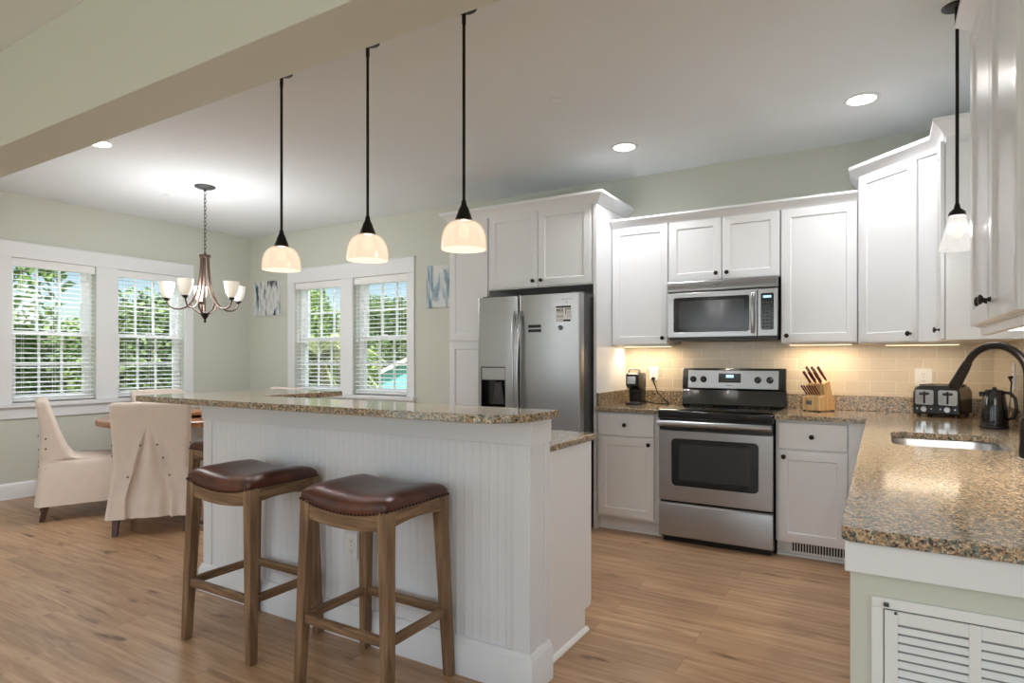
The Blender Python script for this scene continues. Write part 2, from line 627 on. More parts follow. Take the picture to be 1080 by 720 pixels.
def thing(name, label, cat, loc=(0, 0, 0), rotz=0, group=None):
    o = bpy.data.objects.new(name, None)
    o.empty_display_size = .1
    COL.objects.link(o)
    o.location = loc
    o.rotation_euler = (0, 0, rotz)
    WM[o.name] = Matrix.Translation(loc) @ Matrix.Rotation(rotz, 4, 'Z')
    return tag(o, label, cat, group)

def struct(o):
    o['kind'] = 'structure'
    return o

def struct_root(name, loc):
    o = bpy.data.objects.new(name, None)
    o.empty_display_size = .1
    COL.objects.link(o)
    o.location = loc
    WM[o.name] = Matrix.Translation(loc)
    return struct(o)

def dup(o, loc, rotz, label, parent=None):
    def cp(src, par):
        c = src.copy()
        COL.objects.link(c)
        if par:
            c.parent = par
        for ch in src.children:
            cp(ch, c)
        return c
    r = cp(o, None)
    r.location = loc
    r.rotation_euler = (0, 0, rotz)
    r['label'] = label
    return r

def T(x, y, z, rz=0):
    return Matrix.Translation((x, y, z)) @ Matrix.Rotation(rz, 4, 'Z')

def wall_with_holes(x0, x1, z0, z1, holes):
    # rectangles (a0,a1,b0,b1) of a wall plane around the holes
    xs = sorted({x0, x1, *[h[0] for h in holes], *[h[1] for h in holes]})
    zs = sorted({z0, z1, *[h[2] for h in holes], *[h[3] for h in holes]})
    out = []
    for i in range(len(xs) - 1):
        run = None
        for j in range(len(zs) - 1):
            cx, cz = (xs[i] + xs[i + 1]) / 2, (zs[j] + zs[j + 1]) / 2
            solid = not any(h[0] < cx < h[1] and h[2] < cz < h[3] for h in holes)
            if solid:
                run = [run[0], zs[j + 1]] if run else [zs[j], zs[j + 1]]
            if run and (not solid or j == len(zs) - 2):
                out.append((xs[i], xs[i + 1], run[0], run[1]))
                run = None
    return out

def knob(root_part, Mx, x, z, y=0):
    b = MB(Mx @ Matrix.Translation((x, y, z)))
    b.lathe([(.0001, 0), (.008, 0), (.0075, .004), (.0045, .008), (.0045, .016), (.012, .02), (.0155, .024), (.0145, .029), (.009, .032), (.0001, .033)], n=16, axis='y')
    return b.build('knob', 'bronze', root_part)

def crown(path, z0, z1, proj, name, label=None, closed_back=.0):
    # path runs so that the outward side is on its right
    pts = [Vector((p[0], p[1])) for p in path]
    nr = []
    for i in range(len(pts) - 1):
        d = (pts[i + 1] - pts[i]).normalized()
        nr.append(Vector((d.y, -d.x)))
    def off(i, o):
        if i == 0:
            return pts[0] + nr[0] * o
        if i == len(pts) - 1:
            return pts[-1] + nr[-1] * o
        b = (nr[i - 1] + nr[i]).normalized()
        return pts[i] + b * (o / max(.2, b.dot(nr[i])))
    h = z1 - z0
    prof = [(-.012, z0), (.006, z0), (.008, z0 + h * .16), (proj * .45, z0 + h * .45), (proj * .9, z0 + h * .72), (proj, z0 + h * .76), (proj, z1), (-.012, z1)]
    rings = []
    for i in range(len(pts)):
        rings.append([(*off(i, o), z) for o, z in prof])
    mb = MB()
    mb.loft(rings)
    return mb

def rrect(x0, x1, y0, y1, r, z, n=6):
    pts = []
    for cx, cy, a in ((x1 - r, y1 - r, 0), (x0 + r, y1 - r, 90), (x0 + r, y0 + r, 180), (x1 - r, y0 + r, 270)):
        for k in range(n + 1):
            t = R(a + 90 * k / n)
            pts.append((cx + r * math.cos(t), cy + r * math.sin(t), z))
    return pts
# ------------------------------------------------------------------ setting
XL, YB, XR, ZC = -6.9, 5.0, .63, 2.835
CT = .93                                             # worktop height
WOUT = .2
struct(MB().box(XL - WOUT, 3.2, -3.7, YB + WOUT, -.12, 0).build('floor', 'floor'))
struct(MB().box(XL - WOUT, 3.2, -3.7, YB + WOUT, ZC, ZC + .15).build('ceiling', 'ceiling'))
WL = [(2.488, 3.20, .885, 2.24), (3.41, 4.13, .885, 2.24)]        # y0,y1,z0,z1 on the left wall
WB = [(-6.058, -5.273, .90, 2.205), (-5.079, -4.291, .90, 2.205)]  # x0,x1,z0,z1 on the back wall
b = MB()
for y0, y1, z0, z1 in wall_with_holes(-3.7, YB + WOUT, 0, ZC, WL):
    b.box(XL - WOUT, XL, y0, y1, z0, z1)
struct(b.build('wall_left', 'wall', smooth=False))
b = MB()
for x0, x1, z0, z1 in wall_with_holes(XL, XR + .15, 0, ZC, WB):
    b.box(x0, x1, YB, YB + WOUT, z0, z1)
struct(b.build('wall_back', 'wall', smooth=False))
struct(MB().box(XR, XR + .15, 1.62, YB, 0, ZC).build('wall_right', 'wall', smooth=False))
b = MB()
for x0, x1, z0, z1 in wall_with_holes(XL, 3.2, 0, ZC, [(wx - .9, wx + .9, .15, 2.35) for wx in (-5.4, -2.6, .2)]):
    b.box(x0, x1, -3.7, -3.5, z0, z1)
struct(b.build('wall_near', 'wall', smooth=False))
b = MB()
for y0, y1, z0, z1 in wall_with_holes(-3.5, 1.62, 0, ZC, [(-2.5, .1, .2, 2.4)]):
    b.box(3.0, 3.2, y0, y1, z0, z1)
struct(b.build('wall_side', 'wall', smooth=False))
struct(MB().box(XR + .15, 3.0, 1.62, 1.77, 0, ZC).build('wall_end', 'wall', smooth=False))
struct(MB().box(XL, 3.0, 1.32, 1.55, 2.357, ZC).build('ceiling_beam', 'beam', bevel=.004))
# low wall that ends the worktop run, green, white apron under the stone
wp = struct(MB().box(-.058, XR + .15, 1.53, 1.62, 0, CT - .03).build('wall_low', 'wall', smooth=False))
struct(MB().box(-.068, XR, 1.512, 1.64, .832, CT - .031).build('trim_5', 'trim', bevel=.003))

def baseboard(name, pts):
    mb = MB()
    prof = [(0, 0), (.02, 0), (.02, .012), (.016, .016), (.016, .122), (.012, .132), (.008, .142), (.004, .146), (0, .146)]
    # follow the polyline; the room lies on its right side
    P = [Vector(p) for p in pts]
    rings = []
    for i, p in enumerate(P):
        ds = []
        if i:
            ds.append((P[i] - P[i - 1]).normalized())
        if i < len(P) - 1:
            ds.append((P[i + 1] - P[i]).normalized())
        ns = [Vector((d.y, -d.x)) for d in ds]
        n = sum(ns, Vector((0, 0))).normalized()
        k = 1 / max(.3, n.dot(ns[0]))
        rings.append([(p.x + n.x * o * k, p.y + n.y * o * k, z) for o, z in prof])
    mb.loft(rings)
    return struct(mb.build(name, 'trim'))
baseboard('baseboard_left', [(XL, -3.5), (XL, YB)])
baseboard('baseboard_back', [(XL + .02, YB), (-3.27, YB)])

# window casings
b = MB()
y0, y1 = 2.385, 4.235
b.box(XL, XL + .022, y0, y1, 2.24, 2.39)
b.box(XL, XL + .030, y0 - .012, y1 + .012, 2.378, 2.39)
for a0, a1 in ((y0, WL[0][0]), (WL[0][1], WL[1][0]), (WL[1][1], y1)):
    b.box(XL, XL + .020, a0, a1, .885, 2.24)
b.box(XL - .08, XL + .055, y0 - .02, y1 + .02, .845, .885)
b.box(XL, XL + .02, y0, y1, .74, .845)
struct(b.build('trim_1', 'trim', bevel=.003))
b = MB()
x0, x1 = -6.165, -4.19
b.box(x0, x1, YB - .022, YB, 2.205, 2.375)
b.box(x0 - .012, x1 + .012, YB - .030, YB, 2.363, 2.375)
for a0, a1 in ((x0, WB[0][0]), (WB[0][1], WB[1][0]), (WB[1][1], x1)):
    b.box(a0, a1, YB - .020, YB, .90, 2.205)
b.box(x0 - .02, x1 + .02, YB - .055, YB + .08, .86, .90)
b.box(x0, x1, YB - .02, YB, .755, .86)
struct(b.build('trim_2', 'trim', bevel=.003))

def window(n, Mx, w, h):
    # local: x 0..w across, z 0..h up, y = 0 room face, +y outwards
    o = struct_root('window_%d' % n, Mx @ Vector((w / 2, .12, 0)))
    fr = MB(Mx)
    j = .022
    fr.box(0, j, .085, .19, 0, h).box(w - j, w, .085, .19, 0, h).box(j, w - j, .085, .19, h - j, h).box(j, w - j, .085, .19, 0, j)
    fr.build('window_frame', 'vinyl', o, bevel=.002)
    st = .045
    mid = h * .487
    for nm, z0, z1, ya in (('lower_sash', j, mid + .02, .095), ('upper_sash', mid - .02, h - j, .140)):
        s = MB(Mx)
        a0, a1 = j, w - j
        yb = ya + .038
        s.box(a0, a0 + st, ya, yb, z0, z1).box(a1 - st, a1, ya, yb, z0, z1)
        lo = .05 if nm == 'lower_sash' else .04
        s.box(a0 + st, a1 - st, ya, yb, z0, z0 + lo).box(a0 + st, a1 - st, ya, yb, z1 - .04, z1)
        g0, g1, gz0, gz1 = a0 + st, a1 - st, z0 + lo, z1 - .04
        for k in (1, 2):
            xx = g0 + (g1 - g0) * k / 3
            s.box(xx - .009, xx + .009, ya + .008, yb - .008, gz0, gz1)
        zz = (gz0 + gz1) / 2
        for k in range(3):
            s.box(g0 + (g1 - g0) * k / 3 + .009 * (k > 0), g0 + (g1 - g0) * (k + 1) / 3 - .009 * (k < 2), ya + .008, yb - .008, zz - .009, zz + .009)
        so = s.build(nm, 'vinyl', o)
        MB(Mx).box(g0, g1, ya + .017, ya + .021, gz0, gz1).build('pane', 'glass', so, smooth=False)
    lk = MB(Mx)
    lk.box(w / 2 - .03, w / 2 + .03, .08, .094, mid + .012, mid + .032)
    lk.build('sash_lock', 'plate', o, bevel=.003)
    return o

BLIND = 'white blinds in the windows'
def blind(Mx, w, h, label, flip):
    o = thing('window_blind', label, 'blind', Mx @ Vector((w / 2, .04, h)), 0, BLIND)
    hr = MB(Mx)
    hr.box(.004, w - .004, .012, .066, h - .05, h - .002)
    hr.box(.004, w - .004, .004, .012, h - .078, h - .002)
    hr.build('headrail', 'slatw', o, bevel=.002)
    sl = MB(Mx)
    n = int((h - .10 - .05) / .046)
    for k in range(n + 1):
        z = .05 + k * .046
        tl = .004
        ring0 = [(.008, .016, z - tl), (.008, .040, z + .003), (.008, .064, z + tl), (.008, .064, z + tl + .0028), (.008, .040, z + .0058), (.008, .016, z - tl + .0028)]
        ring1 = [(w - .008, p[1], p[2]) for p in ring0]
        sl.loft([ring0, ring1])
    sl.build('slats', 'slatw', o)
    MB(Mx).box(.008, w - .008, .016, .064, .012, .032).build('bottom_rail', 'slatw', o, bevel=.003)
    c = MB(Mx)
    for f in (.14, .5, .86):
        for yy in (.014, .066):
            c.box(w * f - .0012, w * f + .0012, yy - .0008, yy + .0008, .03, h - .05)
    c.build('ladder_cord', 'slatw', o, smooth=False)
    wd = MB(Mx)
    wx = w * (.07 if flip else .93)
    wd.tube([(wx, .003, h - .08), (wx, .001, h - .35), (wx, .002, h - .68)], .004, 8)
    wd.tube([(wx, .002, h - .68), (wx, .002, h - .72)], [.004, .009], 8)
    wd.build('tilt_cord', 'slatw', o)
    return o
# facing +X (left wall): local -y -> +x
for i, (a0, a1, z0, z1) in enumerate(WL):
    Mx = T(XL, a1, z0, R(90)) @ Matrix.Identity(4)
    Mx = Matrix.Translation((XL, a0, z0)) @ Matrix.Rotation(R(90), 4, 'Z')
    window(i + 1, Mx, a1 - a0, z1 - z0)
    blind(Mx, a1 - a0, z1 - z0, ['open white slat blind in the left wall window farther from the corner', 'open white slat blind in the left wall window behind the chandelier'][i], False)
for i, (a0, a1, z0, z1) in enumerate(WB):
    Mx = T(a0, YB, z0)
    window(i + 3, Mx, a1 - a0, z1 - z0)
    blind(Mx, a1 - a0, z1 - z0, ['open white slat blind in the back window that looks out on palm fronds', 'open white slat blind in the back window that looks out on the teal house'][i], True)

# ------------------------------------------------------------------ tiled backsplash (fixed to the walls)
b = MB()
b.box(-1.86, XR - .001, YB - .010, YB, .90, 1.50)
struct(b.build('wall_tile', 'tile', smooth=False))
b = MB()
b.box(XR - .010, XR, 1.64, YB - .010, .90, 1.50)
struct(b.build('wall_tile_side', 'tile', smooth=False))
# ------------------------------------------------------------------ wall cabinets
YW = YB - .012
def door(o, Mx, w, h, kx=None, kz=None, name='door'):
    d = MB(Mx).shaker(w, h).build(name, 'white', o, bevel=.0012)
    if kx is not None:
        knob(d, Mx, kx, kz)
    return d
def drawer(o, Mx, w, h):
    mb = MB(Mx)
    mb.box(0, w, 0, .02, 0, h)
    d = mb.build('drawer', 'white', o, bevel=.003)
    knob(d, Mx, w / 2, h / 2)
    return d

# upper cabinet left of the microwave
o = thing('wall_cabinet', 'white single-door wall cabinet between the refrigerator panel and the microwave', 'cabinet', (-1.63, 4.83, 1.405))
MB().box(-1.858, -1.398, 4.672, YW, 1.405, 2.345).build('body', 'white', o, bevel=.001)
door(o, T(-1.852, 4.65, 1.41), .448, .925, .448 - .035, .045)
o = thing('wall_cabinet', 'short white two-door wall cabinet above the microwave', 'cabinet', (-1.0, 4.83, 1.875))
MB().box(-1.396, -.606, 4.672, YW, 1.875, 2.345).build('body', 'white', o, bevel=.001)
door(o, T(-1.392, 4.65, 1.88), .388, .455, .388 - .035, .045)
door(o, T(-.998, 4.65, 1.88), .388, .455, .035, .045)
o = thing('wall_cabinet', 'white single-door wall cabinet right of the microwave above the knife block', 'cabinet', (-.37, 4.83, 1.405))
MB().box(-.604, -.135, 4.672, YW, 1.405, 2.345).build('body', 'white', o, bevel=.001)
door(o, T(-.598, 4.65, 1.41), .460, .925, .035, .045)
struct(crown([(-1.858, 4.655), (-.133, 4.655)], 2.336, 2.40, .05, 'c').build('trim_6', 'trim'))

# diagonal corner cabinet with its narrow side cabinet
DA, DB = Vector((-.131, 4.65)), Vector((.29, 4.229))
o = thing('corner_wall_cabinet', 'tall white angled wall cabinet in the corner above the toaster', 'cabinet', (.25, 4.7, 1.39))
mb = MB()
mb.prism([(-.131, YW), (-.131, 4.664), (.30, 4.233), (XR - .012, 4.233), (XR - .012, YW)], 1.395, 2.50, 'z')
mb.build('body', 'white', o, bevel=.001)
Mx = T(DA.x, DA.y, 1.40, R(-45))
door(o, Mx @ Matrix.Translation((.012, -.006, 0)), .428, 1.09, .428 - .035, .045)
o = thing('wall_cabinet', 'narrow white wall cabinet with a plain end panel right of the angled corner cabinet', 'cabinet', (.46, 4.1, 1.39))
MB().box(.294, XR - .012, 3.974, 4.229, 1.395, 2.50).build('body', 'white', o, bevel=.001)
MB().box(.292, XR - .012, 3.968, 3.974, 1.395, 2.44).build('end_panel', 'white', o, bevel=.001)
mb = MB()
mb.box(.33, XR - .02, 3.960, 3.968, 2.40, 2.425)
mb.build('panel_moulding', 'white', o, bevel=.002)
door(o, T(.27, 4.215, 1.40, R(-90)), .238, 1.05, .238 - .035, .05)
struct(crown([(-.131, YW), (-.131, 4.66), (.29, 4.236), (.29, 3.970), (XR, 3.970)], 2.47, 2.56, .055, 'c').build('trim_7', 'trim'))

# near wall cabinet on the right wall
NB = 1.405
o = thing('wall_cabinet', 'large white two-door wall cabinet nearest the viewer at the right edge', 'cabinet', (.46, 2.33, NB))
MB().box(.302, XR - .001, 1.87, 2.80, NB, 2.50).build('body', 'white', o, bevel=.001)
Mx = T(.28, 2.797, NB + .005, R(-90))
door(o, Mx, .449, 1.06, .449 - .034, .06)
door(o, Mx @ Matrix.Translation((.455, 0, 0)), .449, 1.06, .034, .06)
mb = MB()
mb.box(.31, .33, 1.87, 2.79, NB - .028, NB)
mb.build('light_rail', 'white', o, bevel=.002)
struct(crown([(XR, 2.80), (.30, 2.80), (.30, 1.87), (XR, 1.87)], 2.47, 2.565, .06, 'c').build('trim_8', 'trim'))

# refrigerator surround
FY = 4.35
o = thing('pantry_cabinet', 'tall white pantry cabinet with two stacked doors left of the refrigerator', 'cabinet', (-3.05, 4.68, 0))
MB().box(-3.262, -2.852, FY + .02, YB - .001, .10, 2.50).build('body', 'white', o, bevel=.001)
MB().box(-3.262, -2.852, FY + .08, YB - .001, 0, .10).build('toe_kick', 'white', o)
door(o, T(-3.256, FY, 1.452), .398, 1.04)
door(o, T(-3.256, FY, .115), .398, 1.325)
o = thing('refrigerator_cabinet', 'white two-door cabinet directly above the refrigerator', 'cabinet', (-2.37, 4.68, 1.87))
MB().box(-2.850, -1.889, FY + .02, YB - .001, 1.872, 2.50).build('body', 'white', o, bevel=.001)
door(o, T(-2.838, FY, 1.88), .462, .612, .462 - .035, .045)
door(o, T(-2.370, FY, 1.88), .462, .612, .035, .045)
o = tag(MB().box(-1.887, -1.860, FY, YB - .001, 0, 2.50).build('refrigerator_end_panel', 'white', None, bevel=.0015), 'tall plain white panel standing against the right side of the refrigerator', 'panel')
struct(crown([(-3.262, YB), (-3.262, FY + .01), (-1.860, FY + .01), (-1.860, YB)], 2.485, 2.57, .065, 'c').build('trim_9', 'trim'))

# ------------------------------------------------------------------ base cabinets
BY = 4.34
o = thing('base_cabinet', 'white base cabinet with one drawer over one door left of the range', 'cabinet', (-1.61, 4.67, 0))
MB().box(-1.858, -1.366, BY + .02, YB - .013, .105, CT - .031).build('body', 'white', o, bevel=.001)
mb = MB().box(-1.858, -1.366, BY + .085, YB - .013, 0, .105)
mb.prism([(BY + .085, 0), (BY + .068, 0), (BY + .072, .012), (BY + .085, .018)], -1.858, -1.366, 'x')
mb.build('toe_kick', 'white', o)
drawer(o, T(-1.846, BY, .722), .436, .166)
door(o, T(-1.846, BY, .122), .436, .588, .436 - .035, .588 - .04)
o = thing('base_cabinet', 'white base cabinet with one drawer over one door right of the range', 'cabinet', (-.33, 4.67, 0))
MB().box(-.594, -.045, BY + .02, YB - .013, .105, CT - .031).build('body', 'white', o, bevel=.001)
mb = MB().box(-.594, -.045, BY + .085, YB - .013, 0, .105)
mb.prism([(BY + .085, 0), (BY + .068, 0), (BY + .072, .012), (BY + .085, .018)], -.594, -.045, 'x')
mb.build('toe_kick', 'white', o)
drawer(o, T(-.578, BY, .712), .398, .168)
door(o, T(-.578, BY, .108), .398, .592, .035, .592 - .04)
MB().box(-.174, -.045, BY + .006, BY + .02, .108, CT - .031).build('filler_panel', 'white', o, bevel=.001)
# sink run, faces the range aisle
o = thing('sink_base_cabinet', 'white base cabinet run below the sink worktop', 'cabinet', (.3, 3.0, 0))
MB().box(-.04, -.02, 1.645, BY + .01, .105, CT - .031).build('body', 'white', o)
MB().box(.02, .04, 1.645, BY + .01, 0, .105).build('toe_kick', 'white', o)
for k in range(4):
    door(o, T(-.06, BY - .02 - k * .66, .12, R(-90)), .65, .76)

# toe-kick register
o = thing('floor_register', 'small white vent with dark slots low in the toe kick right of the range', 'vent', (-.3, BY + .08, 0))
MB().box(-.545, -.06, BY + .076, BY + .0845, .018, .100).build('frame', 'plate', o, bevel=.001)
mb = MB()
for k in range(26):
    x = -.50 + k * .0165
    mb.box(x, x + .0095, BY + .0745, BY + .0758, .034, .088)
mb.build('slots', 'shadow', o, smooth=False)

# return-air grille on the green low wall
o = thing('return_air_grille', 'white louvred return-air grille on the green low wall under the worktop end', 'vent', (.14, 1.53, .18))
gx0, gx1, gz0, gz1 = -.018, .44, .16, .785
mb = MB()
yy = 1.53
mb.box(gx0, gx1, yy - .008, yy - .0005, gz1 - .022, gz1).box(gx0, gx1, yy - .008, yy - .0005, gz0, gz0 + .022)
mb.box(gx0, gx0 + .022, yy - .008, yy - .0005, gz0 + .022, gz1 - .022).box(gx1 - .022, gx1, yy - .008, yy - .0005, gz0 + .022, gz1 - .022)
mb.build('outer_frame', 'plate', o, bevel=.002)
mb = MB()
ix0, ix1, iz0, iz1 = gx0 + .024, gx1 - .024, gz0 + .024, gz1 - .024
cols = [(.030, .150), (.170, .290), (.310, .395)]
ltop = .735
for a, c in zip([ix0] + [c[1] for c in cols], [c[0] for c in cols] + [ix1]):
    mb.box(a, c, yy - .012, yy - .004, iz0, iz1)
for a, c in cols:
    mb.box(a, c, yy - .012, yy - .004, ltop, iz1)
    mb.box(a, c, yy - .012, yy - .004, iz0, iz0 + .03)
mb.build('face_plate', 'plate', o, bevel=.0015)
MB().box(ix0, ix1, yy - .0035, yy - .0008, iz0, iz1).build('gap_shade_sheet', 'gapshade', o, smooth=False)  # grey sheet whose colour sets the shade between the louvres
mb = MB()
for a, c in cols:
    z = ltop - .002
    while z > iz0 + .045:
        mb.prism([(yy - .0125, z - .0150), (yy - .011, z - .0162), (yy - .0042, z - .0052), (yy - .0057, z - .0040)], a, c, 'x')
        z -= .0180
mb.build('louvres', 'plate', o, smooth=False)
mb = MB()
mb.tube([(.026, yy - .0135, .758), (.026, yy - .011, .758)], .003, 10)
mb.build('screw', 'darkgrey', o)
mb = MB()
mb.box(.004, .014, yy - .0165, yy - .008, .7695, .7765)
mb.build('latch', 'darkgrey', o, bevel=.001)

# ------------------------------------------------------------------ worktops
from mathutils.geometry import tessellate_polygon
def slab(outer, z0, z1, hole=None):
    polys = [[Vector((p[0], p[1], 0)) for p in outer]]
    if hole:
        polys.append([Vector((p[0], p[1], 0)) for p in hole])
    flat = [v for q in polys for v in q]
    tris = tessellate_polygon(polys)
    n = len(flat)
    mb = MB()
    vs = [(v.x, v.y, z1) for v in flat] + [(v.x, v.y, z0) for v in flat]
    fs = [tuple(t) for t in tris] + [tuple(i + n for i in reversed(t)) for t in tris]
    b0 = 0
    for q in polys:
        m = len(q)
        for k in range(m):
            l = (k + 1) % m
            fs.append((b0 + k, b0 + l, b0 + l + n, b0 + k + n))
        b0 += m
    return mb.add(vs, fs)
def arc(cx, cy, r, a0, a1, n=8):
    return [(cx + r * math.cos(R(a0 + (a1 - a0) * k / n)), cy + r * math.sin(R(a0 + (a1 - a0) * k / n))) for k in range(n + 1)]

o = thing('granite_worktop', 'short speckled granite worktop left of the range carrying the coffee maker', 'worktop', (-1.61, 4.65, CT - .03))
slab([(-1.858, BY - .03), (-1.364, BY - .03), (-1.364, YB - .011), (-1.858, YB - .011)], CT - .03, CT).build('slab', 'granite', o, bevel=.005)
MB().box(-1.838, -1.364, YB - .032, YB - .011, CT + .0005, CT + .105).box(-1.858, -1.838, BY, YB - .011, CT + .0005, CT + .105).build('upstand', 'granite', o, bevel=.002)

o = thing('granite_worktop', 'large L-shaped speckled granite worktop with the sink set in it', 'worktop', (.2, 3.2, CT - .03))
outer = [(-.596, BY - .03), (-.075, BY - .03)] + arc(-.045, 1.53, .03, 180, 270, 5) + [(XR - .011, 1.50), (XR - .011, YB - .011), (-.596, YB - .011)]
hole = [(p[0], p[1]) for p in rrect(.04, .455, 3.06, 3.63, .085, 0)]
slab(outer, CT - .03, CT, hole).build('slab', 'granite', o, bevel=.005)
MB().box(-.596, XR - .033, YB - .032, YB - .011, CT + .0005, CT + .105).box(XR - .032, XR - .011, 1.70, YB - .011, CT + .0005, CT + .105).build('upstand', 'granite', o, bevel=.002)

# sink
o = thing('kitchen_sink', 'stainless steel undermount sink bowl set in the granite worktop', 'sink', (.25, 3.34, CT - .24))
def rr(e, z, r=.085):
    return rrect(.04 - e, .455 + e, 3.06 - e, 3.63 + e, r, z)
mb = MB()
mb.loft([rr(.03, CT - .034), rr(.03, CT - .0315), rr(.004, CT - .0315), rr(.002, CT - .036), rr(-.004, CT - .20, .075), rr(-.035, CT - .225, .06)], cap0=False, cap1=True)
mb.loft([rr(.03, CT - .034), rr(.008, CT - .04), rr(.003, CT - .20, .08), rr(-.03, CT - .231, .065)], cap0=False, cap1=True)
mb.build('bowl', 'steel', o)
mb = MB()
mb.lathe([(.0001, CT - .2245), (.045, CT - .2245), (.045, CT - .2215), (.034, CT - .2205), (.03, CT - .223), (.0001, CT - .2235)], (.25, 3.36, 0), 24)
mb.build('drain', 'chrome', o)

# faucet
fx, fy = .452, 2.845
CT_ = CT
CT = CT + .0012
o = thing('kitchen_faucet', 'dark bronze gooseneck pull-down faucet beside the sink', 'faucet', (fx, fy, CT))
MB().lathe([(.0001, CT), (.034, CT), (.034, CT + .006), (.028, CT + .009), (.0001, CT + .009)], (fx, fy, 0), 28).build('base_flange', 'chrome', o)
MB().lathe([(.0001, CT + .009), (.026, CT + .009), (.027, CT + .03), (.023, CT + .06), (.023, CT + .13), (.019, CT + .15), (.0001, CT + .15)], (fx, fy, 0), 24).build('column', 'bronze', o)
dx, dy = -.185, .145
pts = [(fx, fy, CT + .14), (fx, fy, CT + .22), (fx, fy, CT + .30)]
dl = math.hypot(dx, dy)
for k in range(1, 15):
    a = R(180 - k * 11.2)
    rr_ = .108
    s_ = rr_ + rr_ * math.cos(a)
    pts.append((fx + dx / dl * s_, fy + dy / dl * s_, CT + .30 + rr_ * math.sin(a) * 1.03))
MB().tube(pts, .0135, 14).build('spout', 'bronze', o)
p1, p0 = Vector(pts[-1]), Vector(pts[-2])
dv = (p1 - p0).normalized()
mb = MB()
mb.tube([p1 - dv * .004, p1 + dv * .012, p1 + dv * .02, p1 + dv * .085, p1 + dv * .11, p1 + dv * .114], [.015, .0165, .0175, .0205, .0215, .019], 18)
so = mb.build('spray_head', 'bronze', o)
mb = MB()
q = p1 + dv * .05 + Vector((-.010, -.016, .004))
mb.tube([q, q + dv * .03], .006, 8)
mb.build('spray_button', 'black', so)
mb = MB()
mb.tube([(fx + .02, fy - .006, CT + .085), (fx + .045, fy - .014, CT + .09), (fx + .075, fy - .03, CT + .13), (fx + .085, fy - .034, CT + .17)], [.011, .009, .007, .008], 12)
mb.build('lever', 'bronze', o)

CT = CT_

# ------------------------------------------------------------------ island
IX0, IX1, IY0, IY1 = -3.26, -1.158, 2.062, 2.217
o = thing('kitchen_island', 'white beadboard kitchen island with a raised breakfast bar', 'kitchen island', (-2.2, 2.4, 0))
mb = MB()
mb.box(IX0 + .012, IX1 - .012, IY0 + .012, IY1, 0, 1.054)
mb.box(IX0 + .012, IX0 + .15, IY1, 2.72, 0, 1.054)
mb.build('bar_wall', 'bead', o)
mb = MB()
def beads(u0, u1, z0, z1, put):
    n = round((u1 - u0) / .041)
    p = (u1 - u0) / n
    prof = []
    for k in range(n):
        a = u0 + k * p
        prof += [(a, .0018), (a + .0025, 0), (a + .007, 0), (a + .0085, -.0006), (a + .0100, -.0008), (a + .0115, -.0006), (a + .013, 0), (a + .0150, .0015), (a + .0170, 0)]
    prof += [(u1, 0)]
    r0 = [put(u, d, z0) for u, d in prof]
    r1 = [put(u, d, z1) for u, d in prof]
    m = len(prof)
    mb.add(r0 + r1, [(i, i + 1, m + i + 1, m + i) for i in range(m - 1)])
beads(IX0 + .07, IX1 - .075, .13, .965, lambda u, d, z: (u, IY0 + .008 + d, z))
beads(IY0 + .06, 2.70, .13, .965, lambda u, d, z: (IX0 + .008 + d, u, z))
mb.build('beadboard', 'bead', o, angle=25)
mb = MB()
mb.box(IX1 - .08, IX1, IY0, IY0 + .014, .13, .965)
mb.box(IX1 - .014, IX1, IY0 + .014, IY0 + .055, .13, .965).box(IX1 - .014, IX1 - .004, IY0 + .055, IY1 - .03, .13, .965).box(IX1 - .014, IX1, IY1 - .03, IY1 + .012, .13, .965)
mb.build('corner_board', 'bead', o, bevel=.003)
mb = MB()
mb.box(IX0, IX0 + .075, IY0, IY0 + .014, .13, .965).box(IX0, IX0 + .014, IY0 + .014, IY0 + .065, .13, .965)
mb.build('corner_board', 'bead', o, bevel=.003)
mb = MB()
mb.box(IX0 - .006, IX1 + .006, IY0 - .006, IY0 + .014, .957, 1.0545)
mb.box(IX1 - .012, IX1 + .006, IY0 + .014, IY1 + .012, .957, 1.0545)
mb.box(IX0 - .006, IX0 + .012, IY0 + .014, 2.72, .957, 1.0545)
mb.build('frieze_board', 'bead', o, bevel=.002)
mb = MB()
prof = [(0, 0), (.018, 0), (.018, .118), (.015, .122), (.015, .130), (.010, .136), (.008, .146), (.002, .152), (-.01, .152), (-.01, 0)]
path = [Vector((IX0, 2.72)), Vector((IX0, IY0)), Vector((IX1, IY0)), Vector((IX1, IY1 + .005))]
rings = []
for i, p in enumerate(path):
    n0 = [Vector((-1, 0)), Vector((-1, -1)), Vector((1, -1)), Vector((1, 0))][i]
    rings.append([(p.x + n0.x * a, p.y + n0.y * a, z) for a, z in prof])
mb.loft(rings)
mb.build('baseboard', 'bead', o)
mb = MB()
mb.prism([(IY1, 0), (2.69, 0), (2.69, .10), (2.757, .10), (2.757, CT - .031), (IY1, CT - .031)], -3.09, -1.21, 'x')
mb.build('cabinet_body', 'white', o, bevel=.001)
mb = MB()
prof = [(0, 0), (.016, 0), (.014, .008), (.008, .014), (0, .018)]
mb.loft([[(-1.21 + a, IY1 + .012, z) for a, z in prof], [(-1.21 + a, 2.705, z) for a, z in prof]])
mb.build('shoe_moulding', 'trim', o)
for k in range(4):
    door(o, T(-1.216 - k * .466, 2.777, .11, R(180)), .46, .785, [.035, .425][k % 2], .74)

